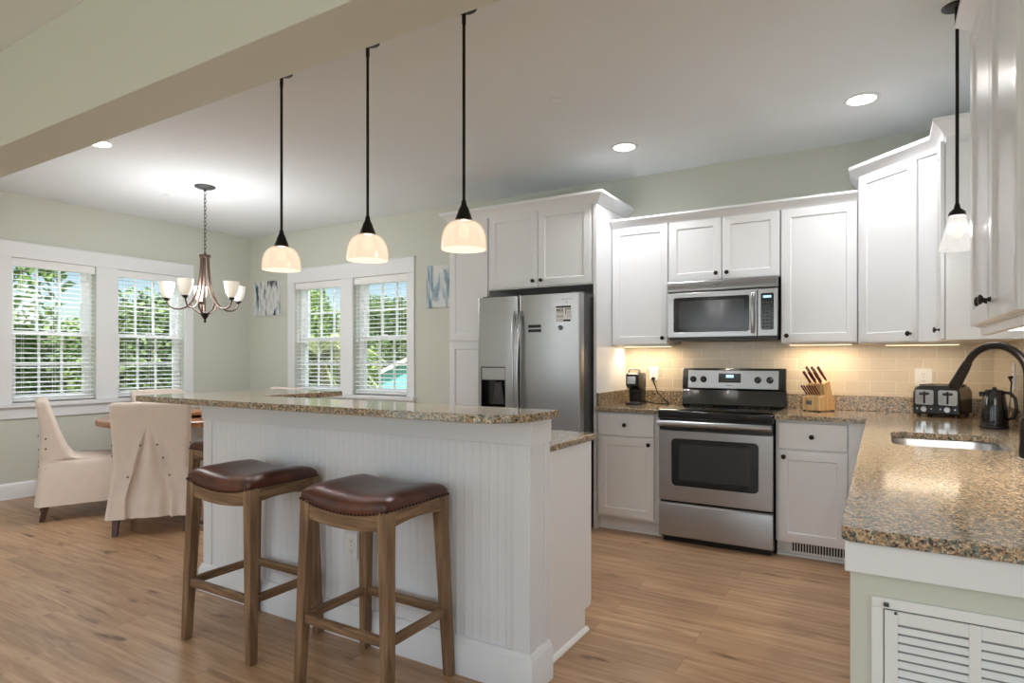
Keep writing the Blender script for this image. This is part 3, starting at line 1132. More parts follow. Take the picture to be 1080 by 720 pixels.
o = tag(slab([(-3.605, 1.862 + .04)] + arc(-3.565, 1.902, .04, 180, 270, 4)[1:] + arc(-1.30, 2.047, .185, 270, 360, 10) + [(-1.115, 2.225), (-2.975, 2.225), (-2.975, 2.83), (-3.605, 2.83)], 1.056, 1.087).build('granite_bar_top', 'granite', None, bevel=.006, seg=3),
        'raised L-shaped granite breakfast bar top on the white island', 'bar top')
o = tag(slab([(-3.088, IY1 + .014), (-1.19, IY1 + .014), (-1.19, 2.80), (-3.088, 2.80)], CT - .03, CT).build('granite_worktop', 'granite', None, bevel=.005),
        'lower granite worktop behind the raised bar of the island', 'worktop')
# ------------------------------------------------------------------ refrigerator
o = thing('refrigerator', 'stainless steel side-by-side refrigerator with ice dispenser', 'refrigerator', (-2.35, 4.6, 0))
FX0, FX1, FD, FS = -2.808, -1.897, 4.125, -2.422
MB().box(FX0 + .004, FX1 - .004, FD + .075, YB - .03, .03, 1.775).build('case', 'darkgrey', o, bevel=.004)
MB().box(FX0 + .02, FX1 - .02, FD + .06, FD + .09, .0, .085).build('toe_grille', 'black', o, bevel=.003)
# freezer door with the dispenser opening: box pieces around the hole, one mesh
hx0, hx1, hz0, hz1 = -2.770, -2.540, 0.90, 1.232
def rounded_door(x0, x1, z0, z1, holes):
    mb = MB()
    r = .022
    prof = [(FD + .07, 0)]
    for a0, a1, c0, c1 in wall_with_holes(x0, x1, z0, z1, holes):
        def fr(x):
            e = min(x - x0, x1 - x)
            return FD if e >= r else FD + r - math.sqrt(max(0, r * r - (r - e) ** 2))
        xs = [a0 + (a1 - a0) * k / 10 for k in range(11)]
        if a0 == x0:
            xs = [x0 + r * (1 - math.cos(R(15 * k))) for k in range(7)] + [a1]
        if a1 == x1:
            xs = (xs[:-1] if a0 == x0 else [a0]) + [x1 - r * (1 - math.cos(R(90 - 15 * k))) for k in range(7)]
        poly = [(x, fr(x)) for x in xs] + [(a1, FD + .07), (a0, FD + .07)]
        mb.prism(poly, c0, c1, 'z')
    return mb
fd = rounded_door(FX0, FS - .004, .095, 1.785, [(hx0, hx1, hz0, hz1)]).build('freezer_door', 'steel', o)
rd = rounded_door(FS + .004, FX1, .095, 1.785, []).build('refrigerator_door', 'steel', o)
dp = MB()
dp.box(hx0 + .002, hx1 - .002, FD + .062, FD + .069, hz0, hz1)
dp.box(hx0, hx0 + .004, FD + .004, FD + .066, hz0, hz1).box(hx1 - .004, hx1, FD + .004, FD + .066, hz0, hz1)
dp.prism([(FD + .006, hz0 + .012), (FD + .006, hz0), (FD + .066, hz0), (FD + .066, hz0 + .03)], hx0, hx1, 'x')
dpo = dp.build('dispenser_recess', 'black', fd)
MB().box(hx0 + .004, hx1 - .004, FD + .004, FD + .05, hz1 - .105, hz1 - .006).build('dispenser_panel', 'steel', fd, bevel=.003)
mb = MB()
cx = (hx0 + hx1) / 2 + .02
mb.prism([(cx - .055, hz0 + .03), (cx + .06, hz0 + .03), (cx + .03, hz1 - .11), (cx - .02, hz1 - .11)], FD + .040, FD + .058, 'y')
mb.build('dispenser_paddle', 'darkgrey', fd, bevel=.004)
mb = MB()
mb.tube([(cx + .0, FD + .035, hz1 - .105), (cx, FD + .035, hz1 - .125)], [.022, .016], 14)
mb.build('dispenser_spout', 'black', fd)
for nm, par, sx in (('freezer_handle', fd, FS - .030), ('refrigerator_handle', rd, FS + .030)):
    mb = MB()
    n = 18
    rings = []
    for k in range(n + 1):
        f = k / n
        z = .62 + (1.665 - .62) * f
        bow = math.sin(math.pi * f) ** .55
        y = FD - .006 - .052 * bow
        w, d = .0135, .010
        sh = (.012 if sx > FS else -.012) * (math.sin(math.pi * f) ** 1)
        rings.append([(sx - sh + w * math.cos(R(a)), y + d * math.sin(R(a)), z) for a in range(0, 360, 36)])
    mb.loft(rings)
    mb.box(sx - .012, sx + .012, FD - .012, FD + .002, .615, .665).box(sx - .012, sx + .012, FD - .012, FD + .002, 1.62, 1.67)
    mb.build(nm, 'chrome' if 0 else 'steelv', par, bevel=0)
mb = MB()
mb.box(FX0 + .02, FX0 + .10, FD + .05, FD + .14, 1.776, 1.80)
mb.build('hinge_cover', 'darkgrey', o, bevel=.004)
mb = MB()
mb.box(FX1 - .10, FX1 - .02, FD + .05, FD + .14, 1.776, 1.80)
mb.build('hinge_cover', 'darkgrey', o, bevel=.004)
mb = MB()
mb.box(-2.045, -1.995, FD - .0012, FD + .0005, 1.738, 1.7425).box(-1.990, -1.962, FD - .0012, FD + .0005, 1.738, 1.7425)
mb.box(-2.012, -1.998, FD - .0012, FD + .0005, 1.712, 1.720)
mb.build('maker_emblem', 'inkgrey', rd, smooth=False)
# magnets and printed sheet on the door
o = thing('paper_sheet', 'white printed sheet with black header stuck high on the refrigerator door', 'sheet of paper', (-2.03, FD - .002, 1.55))
MB().box(-2.092, -1.968, FD - .0022, FD - .0004, 1.572, 1.690).build('sheet', 'paper', o, smooth=False)
mb = MB()
def ink(x0, x1, z0, z1):
    mb.box(x0, x1, FD - .0030, FD - .0023, z0, z1)
ink(-2.092, -1.968, 1.676, 1.690)
mb.build('printed_header', 'ink', o, smooth=False)
mb = MB()
for x0, x1 in ((-2.088, -2.078), (-2.075, -2.066), (-2.063, -2.056), (-2.050, -2.044), (-2.041, -2.034)):
    ink(x0, x1, 1.652, 1.668)
mb.build('printed_text', 'ink', o, smooth=False)
mb = MB()
ink(-2.014, -1.972, 1.661, 1.667)
ink(-2.014, -2.009, 1.628, 1.661)
mb.build('printed_box', 'ink', o, smooth=False)
mb = MB()
ink(-2.03, -1.972, 1.574, 1.588)
ink(-2.092, -2.03, 1.587, 1.5895)
ink(-2.092, -2.03, 1.573, 1.5755)
mb.build('printed_footer', 'ink', o, smooth=False)
mb = MB()
for z in (1.645, 1.637, 1.620, 1.612, 1.604):
    ink(-2.088, -2.03, z, z + .003)
for z in (1.645, 1.634, 1.620, 1.606):
    ink(-2.002, -1.974, z, z + .003)
mb.build('fine_print', 'inkgrey', o, smooth=False)
MAGNETS = None
tag(MB().box(-2.330, -2.222, FD - .006, FD - .0005, 1.533, 1.556).build('magnet', 'ink', None, bevel=.0015), 'upper of two black bar magnets on the refrigerator door', 'magnet')
tag(MB().box(-2.330, -2.220, FD - .006, FD - .0005, 1.499, 1.522).build('magnet', 'ink', None, bevel=.0015), 'lower of two black bar magnets on the refrigerator door', 'magnet')
mb = MB()
mb.prism([(-2.076, 1.530), (-2.068, 1.545), (-2.052, 1.546), (-2.040, 1.538), (-2.034, 1.527), (-2.040, 1.514), (-2.052, 1.508), (-2.064, 1.514), (-2.070, 1.524)], FD - .006, FD - .0005, 'y')
tag(mb.build('magnet', 'inkgrey', None, bevel=.001), 'small round grey magnet below the printed sheet on the refrigerator', 'magnet')

# ------------------------------------------------------------------ range
RX0, RX1, RF = -1.360, -.600, 4.292
o = thing('kitchen_range', 'stainless steel electric range with black glass cooktop', 'range', (-.98, 4.65, 0))
MB().box(RX0 + .004, RX1 - .004, RF + .035, YB - .035, .03, .905).build('body', 'black', o, bevel=.002)
MB().box(RX0 + .02, RX1 - .02, RF + .05, RF + .08, 0, .05).build('plinth', 'black', o)
mb = MB()
mb.prism([(RF - .012, .885), (RF - .006, .872), (RF + .05, .872), (YB - .10, .900), (YB - .10, .937), (RF + .005, .937), (RF - .012, .925)], RX0, RX1, 'x')
ck = mb.build('cooktop', 'blackglass', o, bevel=.003)
mb = MB()
for bx, by, br in ((-1.17, 4.47, .105), (-.79, 4.47, .085), (-1.17, 4.73, .08), (-.79, 4.73, .105)):
    for r_ in (br, br * .62):
        n = 40
        mb.loft([[(bx + q * math.cos(2 * math.pi * k / n), by + q * math.sin(2 * math.pi * k / n), z) for k in range(n)] for q, z in ((r_, .9371), (r_, .9376), (r_ - .003, .9376), (r_ - .003, .9371))], cap0=False, cap1=False)
mb.build('burner_ring', 'darkgrey', ck)
# door: stainless frame around a dark window
DZ0, DZ1 = .297, .792
wx0, wx1, wz0, wz1 = -1.268, -.692, .405, .735
mb = MB()
r = .03
outer = [(RX0 + .002, DZ0), (RX1 - .002, DZ0), (RX1 - .002, DZ1), (RX0 + .002, DZ1)]
inner = [(p[0], p[1]) for p in rrect(wx0, wx1, wz0, wz1, r, 0)]
polys = [[Vector((p[0], p[1], 0)) for p in outer], [Vector((p[0], p[1], 0)) for p in inner]]
flat = [v for q in polys for v in q]
tris = tessellate_polygon(polys)
n = len(flat)
vs = [(v.x, RF, v.y) for v in flat] + [(v.x, RF + .03, v.y) for v in flat]
fs = [tuple(t) for t in tris] + [tuple(i + n for i in reversed(t)) for t in tris]
b0 = 0
for q in polys:
    m_ = len(q)
    for k in range(m_):
        l = (k + 1) % m_
        fs.append((b0 + k, b0 + l, b0 + l + n, b0 + k + n))
    b0 += m_
mb.add(vs, fs)
od = mb.build('oven_door', 'steel', o, bevel=.004)
MB().loft([[(p[0], RF + .004, p[1]) for p in inner], [(p[0], RF + .028, p[1]) for p in inner]]).build('window_border', 'ovenrim', od)
inn = [(p[0], p[1]) for p in rrect(wx0 + .052, wx1 - .052, wz0 + .045, wz1 - .035, .012, 0)]
MB().loft([[(p[0], RF + .0025, p[1]) for p in inn], [(p[0], RF + .0039, p[1]) for p in inn]]).build('window_glass', 'ovenglass', od)
mb = MB()
mb.loft([[(x, RF - .012 + .022 * math.cos(R(a)) - .02, .843 + .0215 * math.sin(R(a))) for a in range(0, 360, 30)] for x in (RX0 + .006, RX0 + .012, RX1 - .012, RX1 - .006)])
mb.box(RX0 + .012, RX0 + .04, RF - .02, RF + .004, .828, .858).box(RX1 - .04, RX1 - .012, RF - .02, RF + .004, .828, .858)
mb.build('handle', 'steel', od)
MB().box(RX0 + .004, RX1 - .004, RF + .006, RF + .034, .793, .871).build('door_top', 'black', o)
mb = MB()
mb.prism([(RF + .002, .275), (RF, .268), (RF + .001, .05), (RF + .006, .045), (RF + .03, .045), (RF + .03, .282), (RF + .012, .285)], RX0 + .002, RX1 - .002, 'x')
mb.build('warming_drawer', 'steel', o, bevel=.003)
# back guard
mb = MB()
mb.prism([(YB - .105, .937), (YB - .085, 1.055), (YB - .095, 1.06), (YB - .075, 1.222), (YB - .036, 1.222), (YB - .036, .937)], RX0, RX1, 'x')
bg = mb.build('back_guard', 'blackglass', o, bevel=.004)
def onpanel(x, z, d=0):
    return (x, YB - .095 + .020 * (z - 1.06) / .162 - .0012 - d, z)
sx0, sx1, sz0, sz1 = RX0 + .045, RX1 - .05, 1.068, 1.205
mb = MB()
mb.loft([[onpanel(sx0, sz0), onpanel(sx1, sz0), onpanel(sx1, sz1), onpanel(sx0, sz1)], [onpanel(sx0, sz0, .003), onpanel(sx1, sz0, .003), onpanel(sx1, sz1, .003), onpanel(sx0, sz1, .003)]])
cp_ = mb.build('control_panel', 'steel', bg, bevel=.001)
for kx in (-1.275, -1.195, -.795, -.71):
    mb = MB()
    c = Vector(onpanel(kx, 1.135, .0035))
    mb.lathe([(.0001, 0), (.025, 0), (.025, .004), (.019, .006), (.018, .022), (.015, .025), (.0001, .025)], c, 22, 'y')
    mb.box(c.x - .004, c.x + .004, c.y - .03, c.y - .02, c.z - .018, c.z + .018)
    mb.build('control_knob', 'black', cp_)
def panelbox(x0, x1, z0, z1, d0, d1):
    return MB().loft([[onpanel(x0, z0, d0), onpanel(x1, z0, d0), onpanel(x1, z1, d0), onpanel(x0, z1, d0)], [onpanel(x0, z0, d1), onpanel(x1, z0, d1), onpanel(x1, z1, d1), onpanel(x0, z1, d1)]])
cl = panelbox(-1.082, -.916, 1.112, 1.182, .0032, .0055).build('clock_panel', 'ovenrim', cp_, bevel=.001)
panelbox(-1.025, -.97, 1.150, 1.172, .0056, .0062).build('clock_display', 'screen', cp_, smooth=False)
panelbox(-1.025, -.975, 1.086, 1.093, .0032, .0038).build('maker_emblem', 'inkgrey', cp_, smooth=False)

# ------------------------------------------------------------------ microwave
MX0, MX1, MF = -1.385, -.608, 4.588
o = thing('microwave_oven', 'stainless steel over-the-range microwave below the short cabinet', 'microwave', (-1.0, 4.78, 1.44))
MB().box(MX0 + .006, MX1 - .004, MF + .022, YB - .012, 1.442, 1.870).build('case', 'black', o, bevel=.003)
mb = MB()
mb.prism([(MF + .004, 1.793), (MF - .004, 1.800), (MF - .004, 1.860), (MF + .004, 1.8715), (MF + .03, 1.8715), (MF + .03, 1.793)], MX0, MX1 - .006, 'x')
tb = mb.build('vent_band', 'steel', o, bevel=.002)
MB().box(-1.045, -.985, MF - .0052, MF - .0038, 1.835, 1.840).box(-1.022, -1.008, MF - .0052, MF - .0038, 1.822, 1.8265).build('maker_emblem', 'inkgrey', tb, smooth=False)
mdx1 = -.748
inner = [(p[0], p[1]) for p in rrect(-1.338, -.80, 1.492, 1.748, .014, 0)]
def framed(x0, x1, z0, z1, inner, y0, y1):
    outer = [(x0, z0), (x1, z0), (x1, z1), (x0, z1)]
    polys = [[Vector((p[0], p[1], 0)) for p in outer], [Vector((p[0], p[1], 0)) for p in inner]]
    flat = [v for q in polys for v in q]
    tris = tessellate_polygon(polys)
    n = len(flat)
    vs = [(v.x, y0, v.y) for v in flat] + [(v.x, y1, v.y) for v in flat]
    fs = [tuple(t) for t in tris] + [tuple(i + n for i in reversed(t)) for t in tris]
    b0 = 0
    for q in polys:
        m_ = len(q)
        for k in range(m_):
            l = (k + 1) % m_
            fs.append((b0 + k, b0 + l, b0 + l + n, b0 + k + n))
        b0 += m_
    return MB().add(vs, fs)
md = framed(MX0, mdx1, 1.455, 1.786, inner, MF, MF + .024).build('microwave_door', 'steel', o, bevel=.003)
MB().loft([[(p[0], MF + .003, p[1]) for p in inner], [(p[0], MF + .022, p[1]) for p in inner]]).build('window_border', 'ovenrim', md)
inn = [(p[0], p[1]) for p in rrect(-1.298, -.835, 1.520, 1.722, .008, 0)]
MB().loft([[(p[0], MF + .0016, p[1]) for p in inn], [(p[0], MF + .0029, p[1]) for p in inn]]).build('window_glass', 'ovenglass', md)
mb = MB()
rings = []
for k in range(13):
    f = k / 12
    z = 1.475 + .29 * f
    y = MF - .004 - .026 * math.sin(math.pi * f) ** .6
    rings.append([(-.775 + .013 * math.cos(R(a)), y + .007 * math.sin(R(a)), z) for a in range(0, 360, 40)])
mb.loft(rings)
mb.build('handle', 'steelv', md)
inner = [(p[0], p[1]) for p in rrect(-.722, -.640, 1.500, 1.752, .008, 0)]
mc = framed(mdx1 + .004, MX1 - .006, 1.455, 1.786, inner, MF, MF + .024).build('control_panel', 'steel', o, bevel=.003)
MB().loft([[(p[0], MF + .002, p[1]) for p in inner], [(p[0], MF + .022, p[1]) for p in inner]]).build('keypad', 'ovenrim', mc)
MB().box(-.708, -.655, MF + .0008, MF + .0019, 1.722, 1.738).build('display', 'screen', mc, smooth=False)
mb = MB()
for r_ in range(8):
    for c_ in range(3):
        mb.box(-.712 + c_ * .024, -.696 + c_ * .024, MF + .0010, MF + .0019, 1.512 + r_ * .0245, 1.524 + r_ * .0245)
mb.build('key', 'darkgrey', mc, smooth=False)['kind'] = 'stuff'
MB().box(MX0 + .01, MX1 - .01, MF + .03, YB - .05, 1.428, 1.443).build('underside_grille', 'darkgrey', o, bevel=.002)

CT = CT_ + .0012
# ------------------------------------------------------------------ small things on the worktops
# coffee maker
cx, cy = -1.69, 4.74
o = thing('coffee_maker', 'slim black single-serve coffee maker on the short worktop left of the range', 'coffee maker', (cx, cy, CT))
mb = MB()
mb.loft([rrect(cx - .056, cx + .056, cy - .10, cy + .12, .022, z) for z in (CT, CT + .016)])
mb.build('drip_base', 'black', o, bevel=.003)
mb = MB()
mb.loft([rrect(cx - .05 - e, cx + .05 + e, cy - .02 - f, cy + .115, .02, z) for z, e, f in ((CT + .016, 0, 0), (CT + .12, 0, .01), (CT + .15, .003, .075), (CT + .24, .003, .078), (CT + .252, -.006, .06))])
mb.build('body', 'black', o)
MB().box(cx - .034, cx + .034, cy - .101, cy - .093, CT + .165, CT + .225).build('front_badge', 'chrome', o, bevel=.003)
mb = MB()
mb.tube([(cx - .046, cy - .02, CT + .235), (cx - .046, cy - .03, CT + .268), (cx - .036, cy - .034, CT + .279), (cx + .036, cy - .034, CT + .279), (cx + .046, cy - .03, CT + .268), (cx + .046, cy - .02, CT + .235)], .006, 10)
mb.build('lever_handle', 'chrome', o)
MB().box(cx - .044, cx + .044, cy - .094, cy - .018, CT + .0165, CT + .020).build('drip_grate', 'darkgrey', o, bevel=.001)
mb = MB()
mb.tube([(cx + .04, cy + .10, CT + .02), (cx + .11, cy + .10, CT + .008), (cx + .20, cy + .06, CT + .006), (cx + .25, cy + .075, CT + .006), (cx + .22, cy + .14, CT + .012), (cx + .12, cy + .185, CT + .09), (cx + .075, YB - .04, CT + .18), (cx + .07, YB - .032, CT + .20)], .0045, 8)
mb.tube([(cx + .07, YB - .045, CT + .20), (cx + .07, YB - .018, CT + .20)], [.011, .013], 10)
mb.build('power_cord', 'black', o)

def outlet(name, label, Mx, w=.072, h=.118, kind='duplex'):
    o = thing(name, label, 'outlet', Mx @ Vector((0, 0, 0)))
    MB(Mx).box(-w / 2, w / 2, -.006, -.0005, -h / 2, h / 2).build('cover_plate', 'plate', o, bevel=.003)
    mb = MB(Mx)
    for dz in (-.024, .024):
        mb.loft([[(p[0], y, p[1]) for p in rrect(-.016, .016, dz - .014, dz + .014, .008, 0)] for y in (-.0075, -.0055)])
    mb.build('receptacle', 'plate', o)
    mb = MB(Mx)
    for dz in (-.024, .024):
        mb.box(-.0075, -.0055, -.0079, -.0074, dz - .003, dz + .006).box(.0055, .0075, -.0079, -.0074, dz - .003, dz + .006)
        mb.box(-.002, .002, -.0079, -.0074, dz - .010, dz - .006)
    mb.box(-.002, .002, -.0075, -.0058, -.002, .002)
    mb.build('slot', 'shadow', o, smooth=False)
    return o
outlet('wall_outlet', 'white wall outlet on the tiles behind the coffee maker', T(-1.62, YB - .010, 1.175))
outlet('wall_outlet', 'white wall outlet on the tiles above the toaster', T(.245, YB - .010, 1.17), w=.10)
outlet('wall_outlet', 'white wall outlet on the tiled right wall behind the faucet', T(XR - .010, 4.27, 1.195, R(-90)), h=.15)
outlet('wall_outlet', 'white outlet low on the beadboard island front behind a stool', T(-2.11, IY0 + .006, .425))

# knife block: a leaning slab with a lower front step
bx, by = -.375, 4.80
rz = R(60)
o = thing('knife_block', 'pale wooden knife block full of burgundy handled knives', 'knife block', (bx, by, CT), rz)
Mx = T(bx, by, CT, rz) @ Matrix.Rotation(R(0), 4, 'Z')
# profile in local x (lean direction, left) and z
prof = [(.085, .008), (.085, .02), (.022, .205), (-.052, .168), (-.018, .098), (-.085, .10), (-.085, .008)]
prof = [(.088, .006), (.030, .212), (-.038, .190), (-.018, .112), (-.088, .098), (-.088, .006)]
mb = MB(Mx)
mb.prism([(p[0], p[1]) for p in prof], -.064, .064, 'y')
kb = mb.build('block', 'blockwood', o, bevel=.003)
mb = MB(Mx)
for px, py in ((-.078, -.052), (-.078, .052), (.078, -.052), (.078, .052)):
    mb.box(px - .008, px + .008, py - .008, py + .008, 0, .008)
mb.build('foot', 'black', o)
MB(Mx).box(-.0895, -.0875, -.008, .036, .046, .074).build('maker_plate', 'inkgrey', o, bevel=.001)
ax_up = Vector((-.70, 0, .71)).normalized()
def knife(pos, L, wd, label, d=ax_up, group='knives in the knife block'):
    o = thing('kitchen_knife', label, 'knife', Mx @ Vector(pos), rz, group)
    mb = MB(Mx)
    p = Vector(pos)
    side = Vector((d.z, 0, -d.x))
    rings = []
    for f, w in ((0, .8), (.1, .9), (.3, .78), (.55, 1.0), (.8, .92), (.95, 1.1), (1, .7)):
        c = p + d * (L * f + .013)
        rings.append([c + side * (wd * w * math.cos(R(a))) + Vector((0, wd * .62 * w * math.sin(R(a)), 0)) for a in range(0, 360, 45)])
    mb.loft(rings)
    mb.build('handle', 'redhandle', o)
    mb = MB(Mx)
    c0, c1 = p + d * .006, p + d * .014
    mb.loft([[c + side * (wd * .95 * math.cos(R(a))) + Vector((0, wd * .6 * math.sin(R(a)), 0)) for a in range(0, 360, 45)] for c in (c0, c1)])
    mb.build('bolster', 'chrome', o)
    return o
rows = [(-.030, .1915, 'front'), (-.002, .200, 'middle'), (.022, .208, 'back')]
n_ = 0
for ri, (px, pz, nm) in enumerate(rows):
    for k, py in enumerate(((-.040, .0, .040), (-.022, .020), (-.044, .004, .044))[ri]):
        L = (.105, .118, .128)[ri]
        lab = 'large burgundy knife handle, ' + [['right one in the front row of the upper tier', 'middle one in the front row of the upper tier', 'left one in the front row of the upper tier'], ['right one in the middle row of the upper tier', 'left one in the middle row of the upper tier'], ['right one in the topmost row of the knife block', 'middle one in the topmost row of the knife block', 'left one in the topmost row of the knife block']][ri][k]
        knife((px, py, pz), L, .0118, lab)
order = ['rightmost', 'second from the right', 'third from the right', 'third from the left', 'second from the left', 'leftmost']
for k in range(6):
    py = -.050 + k * .020
    knife((-.052, py, .107),   .088, .0066, 'slim burgundy steak knife, %s in the lower row of the knife block' % order[k], group='steak knives in the lower row')

# toaster
tcx, tcy = .337, 4.785
trz = R(-18)
o = thing('toaster', 'black four-slice toaster with chrome control fronts near the corner', 'toaster', (tcx, tcy, CT), trz)
Mx = T(tcx, tcy, CT, trz)
TW, TD, TH = .125, .142, .198
mb = MB(Mx)
sec = [(-TW, .022), (-TW + .004, .016), (TW - .004, .016), (TW, .022), (TW, TH - .05), (TW - .012, TH - .02), (TW - .035, TH - .004), (TW - .06, TH), (-TW + .06, TH), (-TW + .035, TH - .004), (-TW + .012, TH - .02), (-TW, TH - .05)]
mb.prism(sec, -TD, TD, 'y')
tb = mb.build('housing', 'black', o, bevel=.006)
mb = MB(Mx)
for sx in (-.088, -.036, .036, .088):
    mb.box(sx - .014, sx + .014, -.10, .10, TH - .006, TH + .0015)
mb.build('bread_slot', 'shadow', o)
mb = MB(Mx)
for px in (-.1, .1):
    for py in (-.11, .11):
        mb.lathe([(.0001, 0), (.012, 0), (.012, .018), (.0001, .018)], (px, py, 0), 12)
mb.build('foot', 'black', o)
for s_ in (-1, 1):
    mb = MB(Mx)
    c = s_ * .062
    mb.loft([[(p[0], y, p[1]) for p in rrect(c - .050, c + .050, .075, TH - .03, .012, 0)] for y in (-TD - .004, -TD + .001)])
    cf = mb.build('control_front', 'chrome', o)
    MB(Mx).box(c - .005, c + .005, -TD - .0052, -TD - .0038, .082, TH - .038).build('lever_track', 'shadow', cf, smooth=False)
    mb = MB(Mx)
    mb.box(c - .024, c + .024, -TD - .022, -TD - .005, TH - .062, TH - .046)
    mb.build('lever', 'black', cf, bevel=.004)
    mb = MB(Mx)
    mb.lathe([(.0001, 0), (.020, 0), (.019, .012), (.016, .016), (.0001, .016)], (c, -TD - .0005, .048), 20, 'y')
    mb.build('browning_dial', 'chrome', o)
    mb = MB(Mx)
    for q in (-.038, .038):
        mb.lathe([(.0001, 0), (.006, 0), (.005, .004), (.0001, .004)], (c + q, -TD - .0005, .05), 12, 'y')
    mb.build('push_button', 'chrome', o)

# kettle
kx, ky = .508, 4.06
o = thing('electric_kettle', 'tall black electric kettle between the toaster and the faucet', 'kettle', (kx, ky, CT))
MB().lathe([(.0001, CT), (.062, CT), (.064, CT + .004), (.062, CT + .014), (.0001, CT + .014)], (kx, ky, 0), 28).build('power_base', 'black', o)
MB().lathe([(.0001, CT + .015), (.060, CT + .015), (.061, CT + .03), (.054, CT + .12), (.045, CT + .185), (.044, CT + .19), (.0001, CT + .19)], (kx, ky, 0), 32).build('jug', 'blackglass', o)
MB().lathe([(.0001, CT + .19), (.043, CT + .19), (.041, CT + .198), (.02, CT + .203), (.01, CT + .204), (.009, CT + .214), (.0001, CT + .216)], (kx, ky, 0), 24).build('lid', 'black', o)
mb = MB()
mb.tube([(kx + .036, ky - .026, CT + .188), (kx + .060, ky - .045, CT + .185), (kx + .078, ky - .058, CT + .16), (kx + .082, ky - .062, CT + .11), (kx + .072, ky - .054, CT + .06), (kx + .05, ky - .036, CT + .05)], [.008, .009, .008, .008, .008, .007], 10)
mb.build('handle', 'black', o)
mb = MB()
mb.prism([(ky - .012, CT + .165), (ky + .012, CT + .165), (ky + .006, CT + .19), (ky - .006, CT + .19)], kx - .064, kx - .042, 'x')
mb.build('spout', 'black', o, bevel=.002)
mb = MB()
mb.tube([(kx + .03, ky + .05, CT + .01), (kx + .07, ky + .10, CT + .04), (kx + .085, ky + .14, CT + .14), (kx + .095, ky + .17, CT + .235), (XR - .032, ky + .2, CT + .262), (XR - .018, ky + .2, CT + .262)], [.004, .004, .004, .004, .008, .010], 8)
mb.build('power_cord', 'black', o)
CT = CT_
# ------------------------------------------------------------------ lamps
PEND = 'pendants above the island bar'
def pendant(name, label, x, y, zb, group, bell=False):
    o = thing(name, label, 'pendant lamp', (x, y, zb), 0, group)
    MB().lathe([(.0001, ZC - .001), (.058, ZC - .001), (.058, ZC - .004), (.050, ZC - .006), (.0001, ZC - .0065)], (x, y, 0), 28).build('ceiling_canopy', 'bronze', o)
    top = zb + (.215 if not bell else .20)
    MB().tube([(x, y, top - .01), (x, y, ZC - .006)], .0070, 12).build('rod', 'bronze', o)
    mb = MB()
    mb.tube([(x, y, ZC - .075), (x, y, ZC - .006)], .0092, 12)
    mb.build('rod_collar', 'bronze', o)
    if not bell:
        MB().lathe([(.0001, zb + .215), (.010, zb + .215), (.013, zb + .195), (.022, zb + .178), (.026, zb + .166), (.036, zb + .138), (.043, zb + .122), (.0001, zb + .122)], (x, y, 0), 28).build('socket_cap', 'bronze', o)
        out = []
        for k in range(13):
            a = R(90 * k / 12)
            out.append((.024 + .076 * math.sin(a) ** .85, zb + .030 + .098 * math.cos(a)))
        prof = out + [(.1005, zb + .015), (.1005, zb), (.0965, zb)]
        MB().lathe([(.0235, zb + .128)] + prof + [(.0965, zb + .015)], (x, y, 0), 40).build('glass_shade', 'shade', o)
        inn = [(r - .0045, z - .004) for r, z in out]
        MB().lathe([(.0965, zb + .0005), (.0966, zb + .016)] + inn[::-1] + [(.0001, zb + .122)], (x, y, 0), 40).build('shade_lining', 'shadein', o)
        MB().lathe([(.0001, zb + .05), (.02, zb + .055), (.028, zb + .08), (.02, zb + .10), (.0001, zb + .108)], (x, y, 0), 16).build('bulb', 'bulb', o)
    else:
        MB().lathe([(.0001, zb + .20), (.009, zb + .20), (.013, zb + .18), (.030, zb + .165), (.034, zb + .148), (.0001, zb + .148)], (x, y, 0), 28).build('socket_cap', 'bronze', o)
        prof = [(.030, zb + .15), (.034, zb + .135), (.046, zb + .09), (.058, zb + .04), (.072, zb), (.069, zb), (.055, zb + .04), (.043, zb + .09), (.031, zb + .132)]
        MB().lathe(prof, (x, y, 0), 36).build('glass_shade', 'bellshade', o)
        MB().lathe([(.0001, zb + .05), (.016, zb + .055), (.022, zb + .075), (.016, zb + .10), (.0001, zb + .11)], (x, y, 0), 16).build('bulb', 'bulb', o)
    l = lamp('pendant_light', 'POINT', (0, 0, .085), (0, 0, 0), 70 if not bell else 34, (.97, .98, 1), shadow_soft_size=.03)
    l.parent = o
    return o
for x, lab in ((-2.772, 'leftmost of the three dome pendants above the island bar'), (-2.141, 'middle one of the three dome pendants above the island bar'), (-1.568, 'rightmost of the three dome pendants above the island bar')):
    pendant('pendant_lamp', lab, x, 2.20, 1.771, PEND)
pendant('pendant_lamp', 'bell-shaped white glass pendant hanging above the sink', .285, 3.306, 1.77, None, True)

def can(x, y, label):
    o = thing('recessed_ceiling_light', label, 'ceiling light', (x, y, ZC), 0, 'recessed ceiling lights')
    MB().lathe([(.075, ZC - .0005), (.098, ZC - .0005), (.098, ZC - .004), (.092, ZC - .008), (.078, ZC - .009), (.075, ZC - .006)], (x, y, 0), 40).build('trim_ring', 'trim', o)
    MB().lathe([(.0001, ZC - .001), (.077, ZC - .001), (.077, ZC - .005), (.0001, ZC - .006)], (x, y, 0), 36).build('lens', 'can', o)
    l = lamp('can_light', 'SPOT', (0, 0, -.02), (0, 0, 0), 26, (.97, .985, 1), shadow_soft_size=.08, spot_size=R(150), spot_blend=.8)
    l.parent = o
can(-1.60, 4.245, 'lit recessed ceiling light in front of the refrigerator cabinets')
can(-.10, 4.19, 'lit recessed ceiling light in front of the angled corner cabinet')
can(-4.78, 2.235, 'recessed ceiling light half hidden by the green beam at the left')
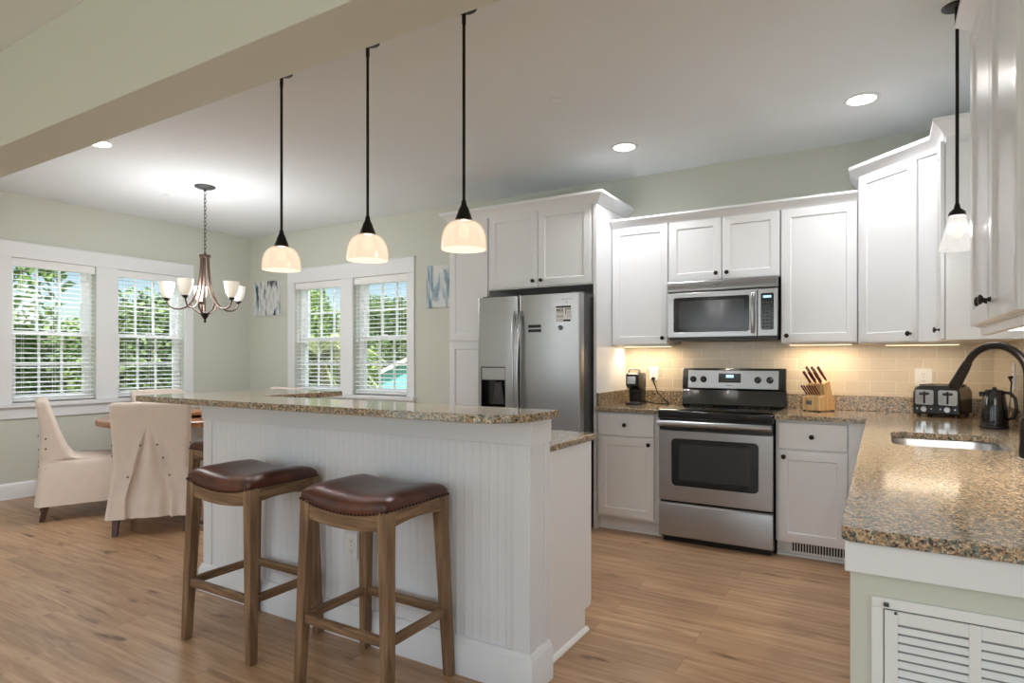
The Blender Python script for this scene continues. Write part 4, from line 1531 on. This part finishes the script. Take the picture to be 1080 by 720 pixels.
for x, lab in ((-5.2, 'added unseen recessed ceiling light of the living side, left'), (-2.9, 'added unseen recessed ceiling light of the living side, middle'), (-.8, 'added unseen recessed ceiling light of the living side, right')):
    can(x, -1.2, lab)  # added out of view to raise the ambient light
for (x, y, lab) in ((-1.66, 3.275, 'small flat white ceiling cap between the pendants and the range'), (-5.72, 3.28, 'small flat white ceiling cap left of the chandelier canopy')):
    tag(MB().lathe([(.0001, ZC - .0005), (.040, ZC - .0005), (.040, ZC - .006), (.036, ZC - .009), (.0001, ZC - .010)], (x, y, 0), 28).build('sprinkler_cap', 'trim', None), lab, 'sprinkler cap')

# under-cabinet lamps
def ucl(x0, x1, y0, y1, z, label, m, e, col):
    o = thing('under_cabinet_light', label, 'light', ((x0 + x1) / 2, (y0 + y1) / 2, z))
    MB().box(x0, x1, y0, y1, z - .012, z - .0005).build('housing', 'plate', o, bevel=.001)
    MB().box(x0 + .006, x1 - .006, y0 + .005, y1 - .005, z - .0145, z - .0118).build('diffuser', m, o, smooth=False)
    l = lamp('strip_light', 'AREA', (0, 0, -.017), (0, 0, 0), e, col, shape='RECTANGLE', size=x1 - x0, size_y=y1 - y0)
    l.parent = o
ucl(-1.83, -1.43, 4.80, 4.87, 1.405, 'warm light strip under the wall cabinet left of the microwave', 'led', 1.25, (1, .83, .6))
ucl(-.57, -.17, 4.80, 4.87, 1.405, 'warm light strip under the wall cabinet right of the microwave', 'led', 1.25, (1, .83, .6))
ucl(.02, .42, 4.70, 4.77, 1.395, 'warm light strip under the angled corner cabinet', 'led', .7, (1, .84, .62))
ucl(.36, .46, 1.95, 2.74, NB, 'bright white light bar under the near right wall cabinet', 'ledw', 3.0, (1, .95, .88))

# chandelier
hx, hy = -5.174, 3.29
o = thing('chandelier', 'bronze five-arm chandelier with white glass cups above the dining table', 'chandelier', (hx, hy, 1.62))
MB().lathe([(.0001, ZC - .001), (.085, ZC - .001), (.085, ZC - .010), (.06, ZC - .022), (.012, ZC - .03), (.010, ZC - .045), (.0001, ZC - .045)], (hx, hy, 0), 30).build('ceiling_canopy', 'darkgrey', o)
mb = MB()
z, k = ZC - .04, 0
while z > 2.255:
    pts = []
    for a in range(0, 361, 30):
        u, w = .0095 * math.cos(R(a)), .023 * math.sin(R(a))
        pts.append((hx + (u if k % 2 else 0), hy + (0 if k % 2 else u), z - .02 + w))
    mb.tube(pts[:-1] + [pts[0]], .0028, 6)
    z -= .034
    k += 1
mb.build('chain', 'darkgrey', o)
mb = MB()
mb.lathe([(.0001, 2.245), (.008, 2.245), (.010, 2.225), (.046, 2.222), (.048, 2.212), (.044, 2.198), (.0001, 2.198)], (hx, hy, 0), 28)
mb.build('top_ring', 'chbronze', o)
MB().tube([(hx, hy, 2.20), (hx, hy, 1.70)], .006, 10).build('center_rod', 'chbronze', o)
MB().lathe([(.0001, 1.615), (.008, 1.62), (.011, 1.632), (.007, 1.645), (.018, 1.66), (.034, 1.69), (.038, 1.702), (.03, 1.715), (.0001, 1.72)], (hx, hy, 0), 24).build('finial', 'bronze', o)
lat = Vector((math.cos(R(31)), math.sin(R(31)), 0))
dep = Vector((-math.sin(R(31)), math.cos(R(31)), 0))
for th in (51.6, 123.6, 195.6, 267.6, 339.6):
    dr = lat * math.cos(R(th)) + dep * math.sin(R(th))
    def P(r, z):
        return (hx + dr.x * r, hy + dr.y * r, z)
    mb = MB()
    mb.tube([P(.030, 2.20), P(.033, 2.12), P(.040, 2.03), P(.052, 1.945), P(.075, 1.865), (P(.108, 1.80)), P(.150, 1.755), P(.200, 1.735), P(.250, 1.738), P(.285, 1.758), P(.302, 1.79), P(.306, 1.815)],
            [.009, .009, .009, .0085, .0085, .008, .0075, .007, .007, .007, .007, .0075], 10)
    mb.tube([P(.012, 1.69), P(.05, 1.705), P(.088, 1.735), P(.112, 1.785), P(.118, 1.80)], .006, 8)
    am = mb.build('arm', 'chbronze', o)
    c = P(.306, 0)
    MB().lathe([(.0001, 1.805), (.014, 1.808), (.020, 1.818), (.028, 1.824), (.027, 1.832), (.0001, 1.832)], c, 20).build('cup', 'bronze', am)
    MB().lathe([(.020, 1.8325), (.032, 1.842), (.047, 1.872), (.057, 1.915), (.062, 1.97), (.0595, 1.97), (.0545, 1.915), (.044, 1.875), (.028, 1.846), (.0001, 1.8415)], c, 32).build('glass_shade', 'chshade', am)
l = lamp('chandelier_light', 'POINT', (0, 0, .33), (0, 0, 0), 24, (.98, .985, 1), shadow_soft_size=.25)
l.parent = o

# ------------------------------------------------------------------ bar stools
def stool(loc, rz, label):
    o = thing('bar_stool', label, 'bar stool', loc, rz, 'saddle bar stools at the island')
    Mx = T(*loc, rz)
    W, D = .230, .185
    def sag(x):
        return .034 * (1 - min(1, abs(x) / W) ** 2)
    # cushion
    nx, ny = 30, 22
    mb = MB(Mx)
    rings = []
    for i in range(nx + 1):
        u = math.sin(math.pi / 2 * (-1 + 2 * i / nx))
        s_ = sag(W * u)
        zb = .737 - s_ * .95
        px = max(0, 1 - abs(u) ** 7)
        ring = []
        for j in range(ny + 1):
            v = math.sin(math.pi / 2 * (-1 + 2 * j / ny))
            py = max(0, 1 - abs(v) ** 6)
            f = (px * py) ** .36
            bulge = 1 + .022 * (1 - (2 * f - 1) ** 2)
            xx = W * u * bulge * (1 - .02 * abs(u * v) ** 6)
            yy = D * v * bulge * (1 - .02 * abs(u * v) ** 6)
            ring.append((xx, yy, zb + .010 + .058 * f + .008 * px * (1 - v * v)))
        for j in range(ny, -1, -1):
            v = math.sin(math.pi / 2 * (-1 + 2 * j / ny))
            ring.append((W * u * (1 - .02 * abs(u * v) ** 6), D * v * (1 - .02 * abs(u * v) ** 6), zb))
        rings.append(ring)
    mb.loft(rings)
    mb.build('seat_cushion', 'leather', o, angle=60)
    mb = MB(Mx)
    for sx in (-1, 1):
        for k in range(19):
            y = (-D + 2 * D * k / 18) * .975
            p = (sx * (W + .0015), y, .741)
            mb.lathe([(.0001, -.0005), (.0048, 0), (.0034, .0022), (.0001, .003)], p, 6, 'x' if sx > 0 else 'x')
    for sy in (-1, 1):
        for k in range(25):
            x = (-W + 2 * W * k / 24) * .98
            p = (x, sy * (D + .0015), .741 - sag(x) * .95)
            mb.lathe([(.0001, -.0005), (.0048, 0), (.0034, .0022), (.0001, .003)], p, 6, 'y')
    mb.build('nailhead_trim', 'bronze', o)
    # legs
    def corner(sx, sy, z):
        f = 1 - z / .735
        return (sx * (W - .026 + .030 * f), sy * (D - .026 + .022 * f), z)
    for sx in (-1, 1):
        for sy in (-1, 1):
            mb = MB(Mx)
            def ring(z, w):
                c = corner(sx, sy, z)
                h = w / 2
                return [(c[0] - h, c[1] - h, z), (c[0] + h, c[1] - h, z), (c[0] + h, c[1] + h, z), (c[0] - h, c[1] + h, z)]
            mb.loft([ring(0, .030), ring(.006, .036), ring(.25, .041), ring(.55, .046), ring(.737, .050)])
            mb.build('leg', 'stoolwood', o, bevel=.003)
    # aprons
    for sy in (-1, 1):
        mb = MB(Mx)
        top, bot = [], []
        xa = W - .046
        for k in range(17):
            x = -xa + 2 * xa * k / 16
            top.append((x, .738 - sag(x) * .95))
            bot.append((x, .672 - sag(x) * .7))
        y = sy * (D - .016)
        mb.prism(top + bot[::-1], y - .011, y + .011, 'y')
        mb.build('apron', 'stoolrail', o, bevel=.002)
    for sx in (-1, 1):
        mb = MB(Mx)
        top, bot = [], []
        ya = D - .046
        for k in range(9):
            y = -ya + 2 * ya * k / 8
            top.append((y, .738))
            bot.append((y, .676 + .012 * (1 - (y / ya) ** 2)))
        x = sx * (W - .016)
        mb.prism(top + bot[::-1], x - .011, x + .011, 'x')
        mb.build('apron', 'stoolrail', o, bevel=.002)
    zs = .265
    for sy in (-1, 1):
        a, c = corner(-1, sy, zs), corner(1, sy, zs)
        MB(Mx).box(a[0] + .019, c[0] - .019, a[1] - .011, a[1] + .011, zs - .017, zs + .017).build('stretcher', 'stoolrail', o, bevel=.002)
    for sx in (-1, 1):
        a, c = corner(sx, -1, zs), corner(sx, 1, zs)
        MB(Mx).box(a[0] - .011, a[0] + .011, a[1] + .019, c[1] - .019, zs - .017, zs + .017).build('stretcher', 'stoolrail', o, bevel=.002)
    return o
st = stool((-1.750, 1.842, 0), 0, 'brown leather bar stool nearest the viewer with the island outlet behind it')
dup(st, (-2.520, 1.842, 0), 0, 'brown leather bar stool at the island front nearer the dining table')
dup(st, (-3.49, 2.46, 0), R(90), 'brown leather bar stool mostly hidden at the left end of the island')

# ------------------------------------------------------------------ dining set
tx, ty = -5.66, 3.39
o = thing('dining_table', 'round wooden dining table with grey pedestal among slipcovered chairs', 'table', (tx, ty, 0))
MB().lathe([(.0001, .704), (.675, .704), (.697, .710), (.702, .728), (.700, .752), (.690, .760), (.0001, .760)], (tx, ty, 0), 72).build('tabletop', 'tablewood', o)
mb = MB()
mb.lathe([(.0001, .0), (.34, 0), (.35, .02), (.34, .045), (.26, .07), (.20, .11), (.17, .18), (.20, .30), (.24, .42), (.23, .50), (.18, .58), (.24, .66), (.42, .69), (.42, .7035), (.0001, .7035)], (tx, ty, 0), 48)
mb.build('pedestal', 'greypaint', o)
o = thing('lazy_susan', 'round wooden turntable resting in the middle of the dining table', 'turntable', (tx, ty, .76))
MB().lathe([(.0001, .7605), (.14, .7605), (.14, .782), (.0001, .782)], (tx, ty, 0), 36).build('base', 'legwood', o)
MB().lathe([(.0001, .782), (.33, .782), (.338, .788), (.338, .806), (.33, .812), (.0001, .812)], (tx, ty, 0), 56).build('turning_board', 'tablewood', o)

def chair(loc, rz, label):
    # faces +y
    o = thing('dining_chair', label, 'chair', loc, rz, 'slipcovered dining chairs around the round table')
    Mx = T(*loc, rz)
    mb = MB(Mx)
    HEM = .125
    prof = []          # z, half width, rear y, front y, corner radius
    for z in (HEM, .16, .20, .26, .32, .38, .43):
        f = (z - HEM) / (.43 - HEM)
        prof.append((z, .305 - .03 * f, -.335 + .03 * f, .315 - .025 * f, .035))
    prof += [(.455, .272, -.303, .288, .04), (.472, .262, -.303, .272, .045), (.480, .245, -.303, .22, .05), (.484, .262, -.303, -.02, .05), (.50, .268, -.303, -.085, .045),
             (.54, .268, -.302, -.115, .04), (.60, .268, -.302, -.142, .038), (.68, .270, -.305, -.170, .036), (.76, .274, -.312, -.196, .034), (.84, .278, -.322, -.222, .033), (.91, .281, -.332, -.243, .032),
             (.945, .281, -.337, -.254, .032), (.962, .277, -.335, -.262, .03), (.972, .266, -.329, -.272, .024), (.975, .25, -.318, -.285, .012)]
    # refine rows
    rows = []
    for a, c in zip(prof, prof[1:]):
        steps = max(1, int((c[0] - a[0]) / .022))
        for k in range(steps):
            f = k / steps
            rows.append(tuple(a[i] + (c[i] - a[i]) * f for i in range(5)))
    rows.append(prof[-1])
    rings = []
    for z, w, yr, yf, r in rows:
        ring = []
        r = min(r, (yf - yr) / 2 - .002)
        nA, nB = 90, 16
        rear = [(-w + r + (2 * w - 2 * r) * k / nA, yr) for k in range(nA + 1)]
        fr = [(w - r - (2 * w - 2 * r) * k / nA, yf) for k in range(nA + 1)]
        rs = [(w, yr + r + (yf - yr - 2 * r) * k / nB) for k in range(nB + 1)]
        ls = [(-w, yf - r - (yf - yr - 2 * r) * k / nB) for k in range(nB + 1)]
        def cor(cx, cy, a0):
            return [(cx + r * math.cos(R(a0 + 90 * k / 5)), cy + r * math.sin(R(a0 + 90 * k / 5))) for k in range(1, 5)]
        loop = rear + cor(w - r, yr + r, -90) + rs + cor(w - r, yf - r, 0) + fr + cor(-w + r, yf - r, 90) + ls + cor(-w + r, yr + r, 180)
        fl = max(0, (.42 - z) / .30)
        for i, (x, y) in enumerate(loop):
            xr = x / w
            if .43 < z < .49:
                q = min(1, max(0, (-.10 - y) / .10))
                x = xr * (w + (.268 - w) * q)
            x *= .945
            wob = .007 * fl * math.sin(x * 34 + y * 21) + .005 * fl * math.sin(x * 71 - y * 47 + 1)
            if i <= nA:
                # kick pleat: an inverted V that opens downward from the middle of the back
                apex = .80
                t = max(0, (apex - z) / (apex - HEM))
                if z < apex:
                    lw = .012 + .135 * min(1, t * 1.25) ** .9
                    inside = abs(x + .012) - lw
                    depth = .034 * min(1, t * 2.5)
                    if inside < -.006:
                        y += depth * (.55 - .45 * math.cos((x + .012) / lw * math.pi * 1.0))
                    elif inside < 0:
                        y += depth * (.95 * (-inside / .006))
                    elif inside < .05:
                        y -= .012 * min(1, t * 2) * (1 - inside / .05)
                y -= wob
                zz = z
            else:
                if abs(xr) > .98:
                    x += math.copysign(wob, x)
                elif y > .1 and z < .45:
                    y += wob
                zz = z
            ring.append((x, y, zz))
        rings.append(ring)
    mb.loft(rings)
    sc = mb.build('slipcover', 'linen', o, angle=70)
    mb = MB(Mx)
    bt = [(-.066, .66), (.044, .66), (-.146, .43), (.124, .43), (.082, .56)]
    for x, z in bt:
        yb = -.303 if z < .6 else -.306
        mb.lathe([(.0001, 0), (.0075, .001), (.0075, .004), (.005, .0055), (.0001, .006)], (x, yb - .012, z), 12, 'y')
    for z in (.66, .58, .42):
        for sx in (-1, 1):
            mb.lathe([(.0001, -.004), (.0075, -.003), (.0075, .003), (.005, .0045), (.0001, .005)], (sx * .256, -.27, z), 12, 'x')
    mb.build('button', 'buttonbrown', sc)['kind'] = 'stuff'
    for sx in (-1, 1):
        for y, k in ((-.25, -1), (.22, 1)):
            mb = MB(Mx)
            mb.bar((sx * .232, y + k * .045, 0), (sx * .225, y, .20), .034, .05)
            mb.build('leg', 'legwood', o, bevel=.003)
    return o
def face(ax, ay):
    # rotation so that local +y points at the table from (ax, ay)
    return math.atan2(ty - ay, tx - ax) - R(90)
ch = chair((-4.875, 2.715, 0), R(51), 'linen slipcovered dining chair with its back to the viewer and a buttoned kick pleat')
dup(ch, (-5.82, 2.62, 0), R(-22), 'linen slipcovered dining chair seen from its side at the left end of the table')
dup(ch, (-6.33, 3.66, 0), R(-93), 'linen slipcovered dining chair between the table and the left wall windows')
dup(ch, (-5.78, 4.35, 0), R(178), 'linen slipcovered dining chair on the far side of the table by the back windows')

# ------------------------------------------------------------------ paintings
def canvas(x0, x1, z0, z1, m, label):
    o = thing('canvas_painting', label, 'painting', ((x0 + x1) / 2, YB, z0))
    MB().box(x0, x1, YB - .034, YB - .0005, z0, z1).build('painted_canvas', m, o, bevel=.002)
canvas(-6.80, -6.315, 1.835, 2.26, 'artA', 'blue, grey and white abstract canvas in the corner left of the back windows')
canvas(-4.01, -3.545, 1.82, 2.25, 'artB', 'pale blue and white abstract canvas between the back window and the pantry')

# ------------------------------------------------------------------ outside
GZ = -3.2
struct(MB().box(-120, 60, -60, 140, GZ - .3, GZ).build('ground', 'lawn', smooth=False))
def leaf_mesh(nm, blobs, n, size, seed, aspect=1.0, droop=0):
    rnd = random.Random(seed)
    vs, fs = [], []
    for i in range(n):
        c, r = blobs[rnd.randrange(len(blobs))]
        d = Vector((rnd.gauss(0, 1), rnd.gauss(0, 1), rnd.gauss(0, 1))).normalized()
        p = Vector(c) + Vector((d.x * r[0], d.y * r[1], d.z * r[2])) * (rnd.random() ** .35)
        u = Vector((rnd.gauss(0, 1), rnd.gauss(0, 1), rnd.gauss(0, .6))).normalized()
        v = u.cross(Vector((rnd.gauss(0, 1), rnd.gauss(0, 1), rnd.gauss(0, 1)))).normalized()
        s = size * (.6 + .8 * rnd.random())
        b = len(vs)
        vs += [p - u * s * .5, p + v * s * .28 * aspect, p + u * s * .5, p - v * s * .28 * aspect]
        fs.append((b, b + 1, b + 2, b + 3))
    me = bpy.data.meshes.new(nm)
    me.from_pydata([tuple(v) for v in vs], [], fs)
    return me
def tree_proto(label, blobs, n, size, leaf, seed, loc):
    o = thing('tree', label, 'tree', loc, 0, 'trees outside the windows')
    me = leaf_mesh('foliage', blobs, n, size, seed)
    me.materials.append(M[leaf])
    f = bpy.data.objects.new('foliage', me)
    COL.objects.link(f)
    f.parent = o
    f['kind'] = 'stuff'
    mb = MB(T(*loc))
    h = max(c[2] for c, r in blobs)
    mb.tube([(0, 0, 0), (.05, .03, h * .35), (-.04, .06, h * .65), (.05, 0, h * .95)], [.20, .16, .11, .05], 10)
    for c, r in blobs[:6]:
        mb.tube([(0, .03, h * .45), (c[0] * .5, c[1] * .5, h * .45 + (c[2] - h * .45) * .6), c], [.09, .06, .03], 8)
    mb.build('trunk', 'bark', o)
    return o
rnd = random.Random(3)
def crown_blobs(h, w, k, seed):
    q = random.Random(seed)
    out = []
    for i in range(k):
        z = h * (.30 + .62 * q.random())
        rr_ = w * (1.05 - .65 * abs(z / h - .55) * 1.6)
        a = q.random() * 6.28
        d = rr_ * q.random() ** .6 * .75
        s = w * (.34 + .22 * q.random())
        out.append(((d * math.cos(a), d * math.sin(a), z), (s, s, s * .8)))
    return out
ta = tree_proto('broad green tree right outside the left dining window', crown_blobs(6.0, 2.3, 18, 1), 30000, .125, 'leafA', 11, (-13.5, 3.9, GZ))
tb_ = tree_proto('darker dense tree outside the left wall window nearest the corner', crown_blobs(5.0, 2.3, 18, 2), 30000, .125, 'leafB', 12, (-14.6, 8.6, GZ - .2))
ta.scale = (1.2, 1.2, 1.28)
tb_.scale = (1.0, 1.0, 1.2)
for src, loc, rz, sc_, lab in ((tb_, (-19.3, 5.7, GZ), 2.2, 1.15, 'dark tree of the second row in the gap between the nearer trees'),
                          (ta, (-23.6, 10.8, GZ - 1.2), 4.0, 1.15, 'lower green tree of the second row outside the left wall windows'),
                          (tb_, (-17.6, .2, GZ), .7, 1.0, 'dark tree at the far left outside the left dining window'),
                          (ta, (-16.6, 14.2, GZ - .2), 5.0, 1.2, 'green tree filling the back window left of the mullion behind the palm'),
                          (tb_, (-23.0, 20.0, GZ - 1.2), 3.0, 1.0, 'dark low tree left of the pale house'),
                          (ta, (-29.0, 41.0, GZ), 1.9, 1.75, 'green tree standing behind the teal house roof'),
                          (tb_, (-37.0, 41.0, GZ), 2.7, 1.9, 'dark tree behind the pale low house'),
                          (ta, (-46.0, 40.0, GZ), 5.5, 1.8, 'distant green tree far left of the houses')):
    d_ = dup(src, loc, rz, lab)
    d_.scale = (sc_, sc_, sc_)
# palm
def palm(loc, label, seed):
    o = thing('palm_tree', label, 'palm tree', loc)
    q = random.Random(seed)
    mb = MB(T(*loc))
    hgt = 4.4
    mb.tube([(0, 0, 0), (.05, 0, hgt * .5), (.02, .05, hgt)], [.17, .15, .14], 12)
    mb.build('trunk', 'bark', o)
    mb = MB(T(*loc))
    for k in range(34):
        a = q.random() * 6.283
        el = R(-50 + 125 * q.random())
        L = 1.5 + .5 * q.random()
        d = Vector((math.cos(a), math.sin(a), 0))
        pts = []
        for i in range(9):
            f = i / 8
            pts.append(Vector((0, 0, hgt)) + d * (L * f * math.cos(el)) + Vector((0, 0, L * (f * math.sin(el) - .75 * f * f))))
        sd = Vector((-d.y, d.x, 0))
        for i in range(1, 9):
            for j in range(3):
                f = (i - 1 + j / 3) / 8
                p = pts[i - 1].lerp(pts[i], j / 3)
                ll = .55 * math.sin(math.pi * (f * .85 + .12))
                for s_ in (-1, 1):
                    tip = p + sd * (s_ * ll * .75) + d * (ll * .5) + Vector((0, 0, -.32 * ll))
                    w_ = d * .018
                    mb.add([p - w_, p + w_, tip], [(0, 1, 2)])
        mb.tube(pts, [.018] * 8 + [.005], 5)
    mb.build('fronds', 'leafC', o, smooth=False)['kind'] = 'stuff'
    return o
pm = palm((-10.2, 9.1, GZ + .1), 'palm with drooping pale fronds close outside the back window', 5)

# teal house across the street
tx0, ty0 = -26.5, 30.5
hz = GZ - 2.2
o = thing('house', 'teal clapboard house with white trim seen through the back window', 'house', (tx0, ty0, hz))
Mx = T(tx0, ty0, hz, R(18))
mb = MB(Mx)
mb.box(-3.2, 4.2, 0, 6, 0, 5.0)
mb.prism([(-3.2, 5.0), (4.2, 5.0), (.5, 6.6)], 0, 6, 'y')
mb.build('wall', 'tealhouse', o, smooth=False)
mb = MB(Mx)
mb.prism([(-3.6, 4.85), (.5, 6.65), (4.6, 4.85), (4.6, 5.05), (.5, 6.9), (-3.6, 5.05)], -.4, 6.2, 'y')
mb.build('roof', 'roof', o, smooth=False)
mb = MB(Mx)
mb.box(-3.25, 4.25, -.05, .02, 2.55, 2.85).box(-3.28, -3.05, -.05, .02, 0, 5.0).box(4.05, 4.28, -.05, .02, 0, 5.0)
mb.prism([(-3.6, 4.80), (.5, 6.60), (4.6, 4.80), (4.6, 5.02), (.5, 6.86), (-3.6, 5.02)], -.48, -.40, 'y')
mb.build('trim_boards', 'housewhite', o, smooth=False)
for wx, wz in ((-1.9, 3.2), (.2, 3.2), (2.3, 3.2), (2.4, .8)):
    f = MB(Mx).box(wx - .12, wx + 1.02, -.09, .01, wz - .12, wz + 1.42).build('window', 'housewhite', o, smooth=False)
    MB(Mx).box(wx, wx + .9, -.11, -.085, wz, wz + 1.3).build('pane', 'houseglass', f, smooth=False)
mb = MB(Mx)
mb.prism([(-1.6, 2.5), (.0, 3.3), (1.6, 2.5), (1.6, 2.35), (0, 3.12), (-1.6, 2.35)], -1.6, 0, 'y')
mb.build('porch_roof', 'housewhite', o, smooth=False)
for px in (-1.45, 1.45):
    MB(Mx).box(px - .12, px + .12, -1.5, -1.26, 0, 2.42).build('porch_post', 'housewhite', o, smooth=False)
MB(Mx).box(-.45, .45, -.06, .01, 0, 2.1).build('front_door', 'housewhite', o, smooth=False)
o = thing('house', 'pale low house at the left of the teal house', 'house', (-33.0, 28.0, hz))
Mx = T(-33.0, 28.0, hz, R(18))
MB(Mx).box(-2.2, 2.6, 0, 5, 0, 4.0).build('wall', 'housewhite', o, smooth=False)
MB(Mx).prism([(-2.6, 3.95), (3.0, 3.95), (.2, 5.0)], -.3, 5.2, 'y').build('roof', 'roof', o, smooth=False)
f = MB(Mx).box(-.4, .9, -.06, .01, 1.6, 2.8).build('window', 'roof', o, smooth=False)
MB(Mx).box(-.3, .8, -.08, -.055, 1.7, 2.7).build('pane', 'houseglass', f, smooth=False)
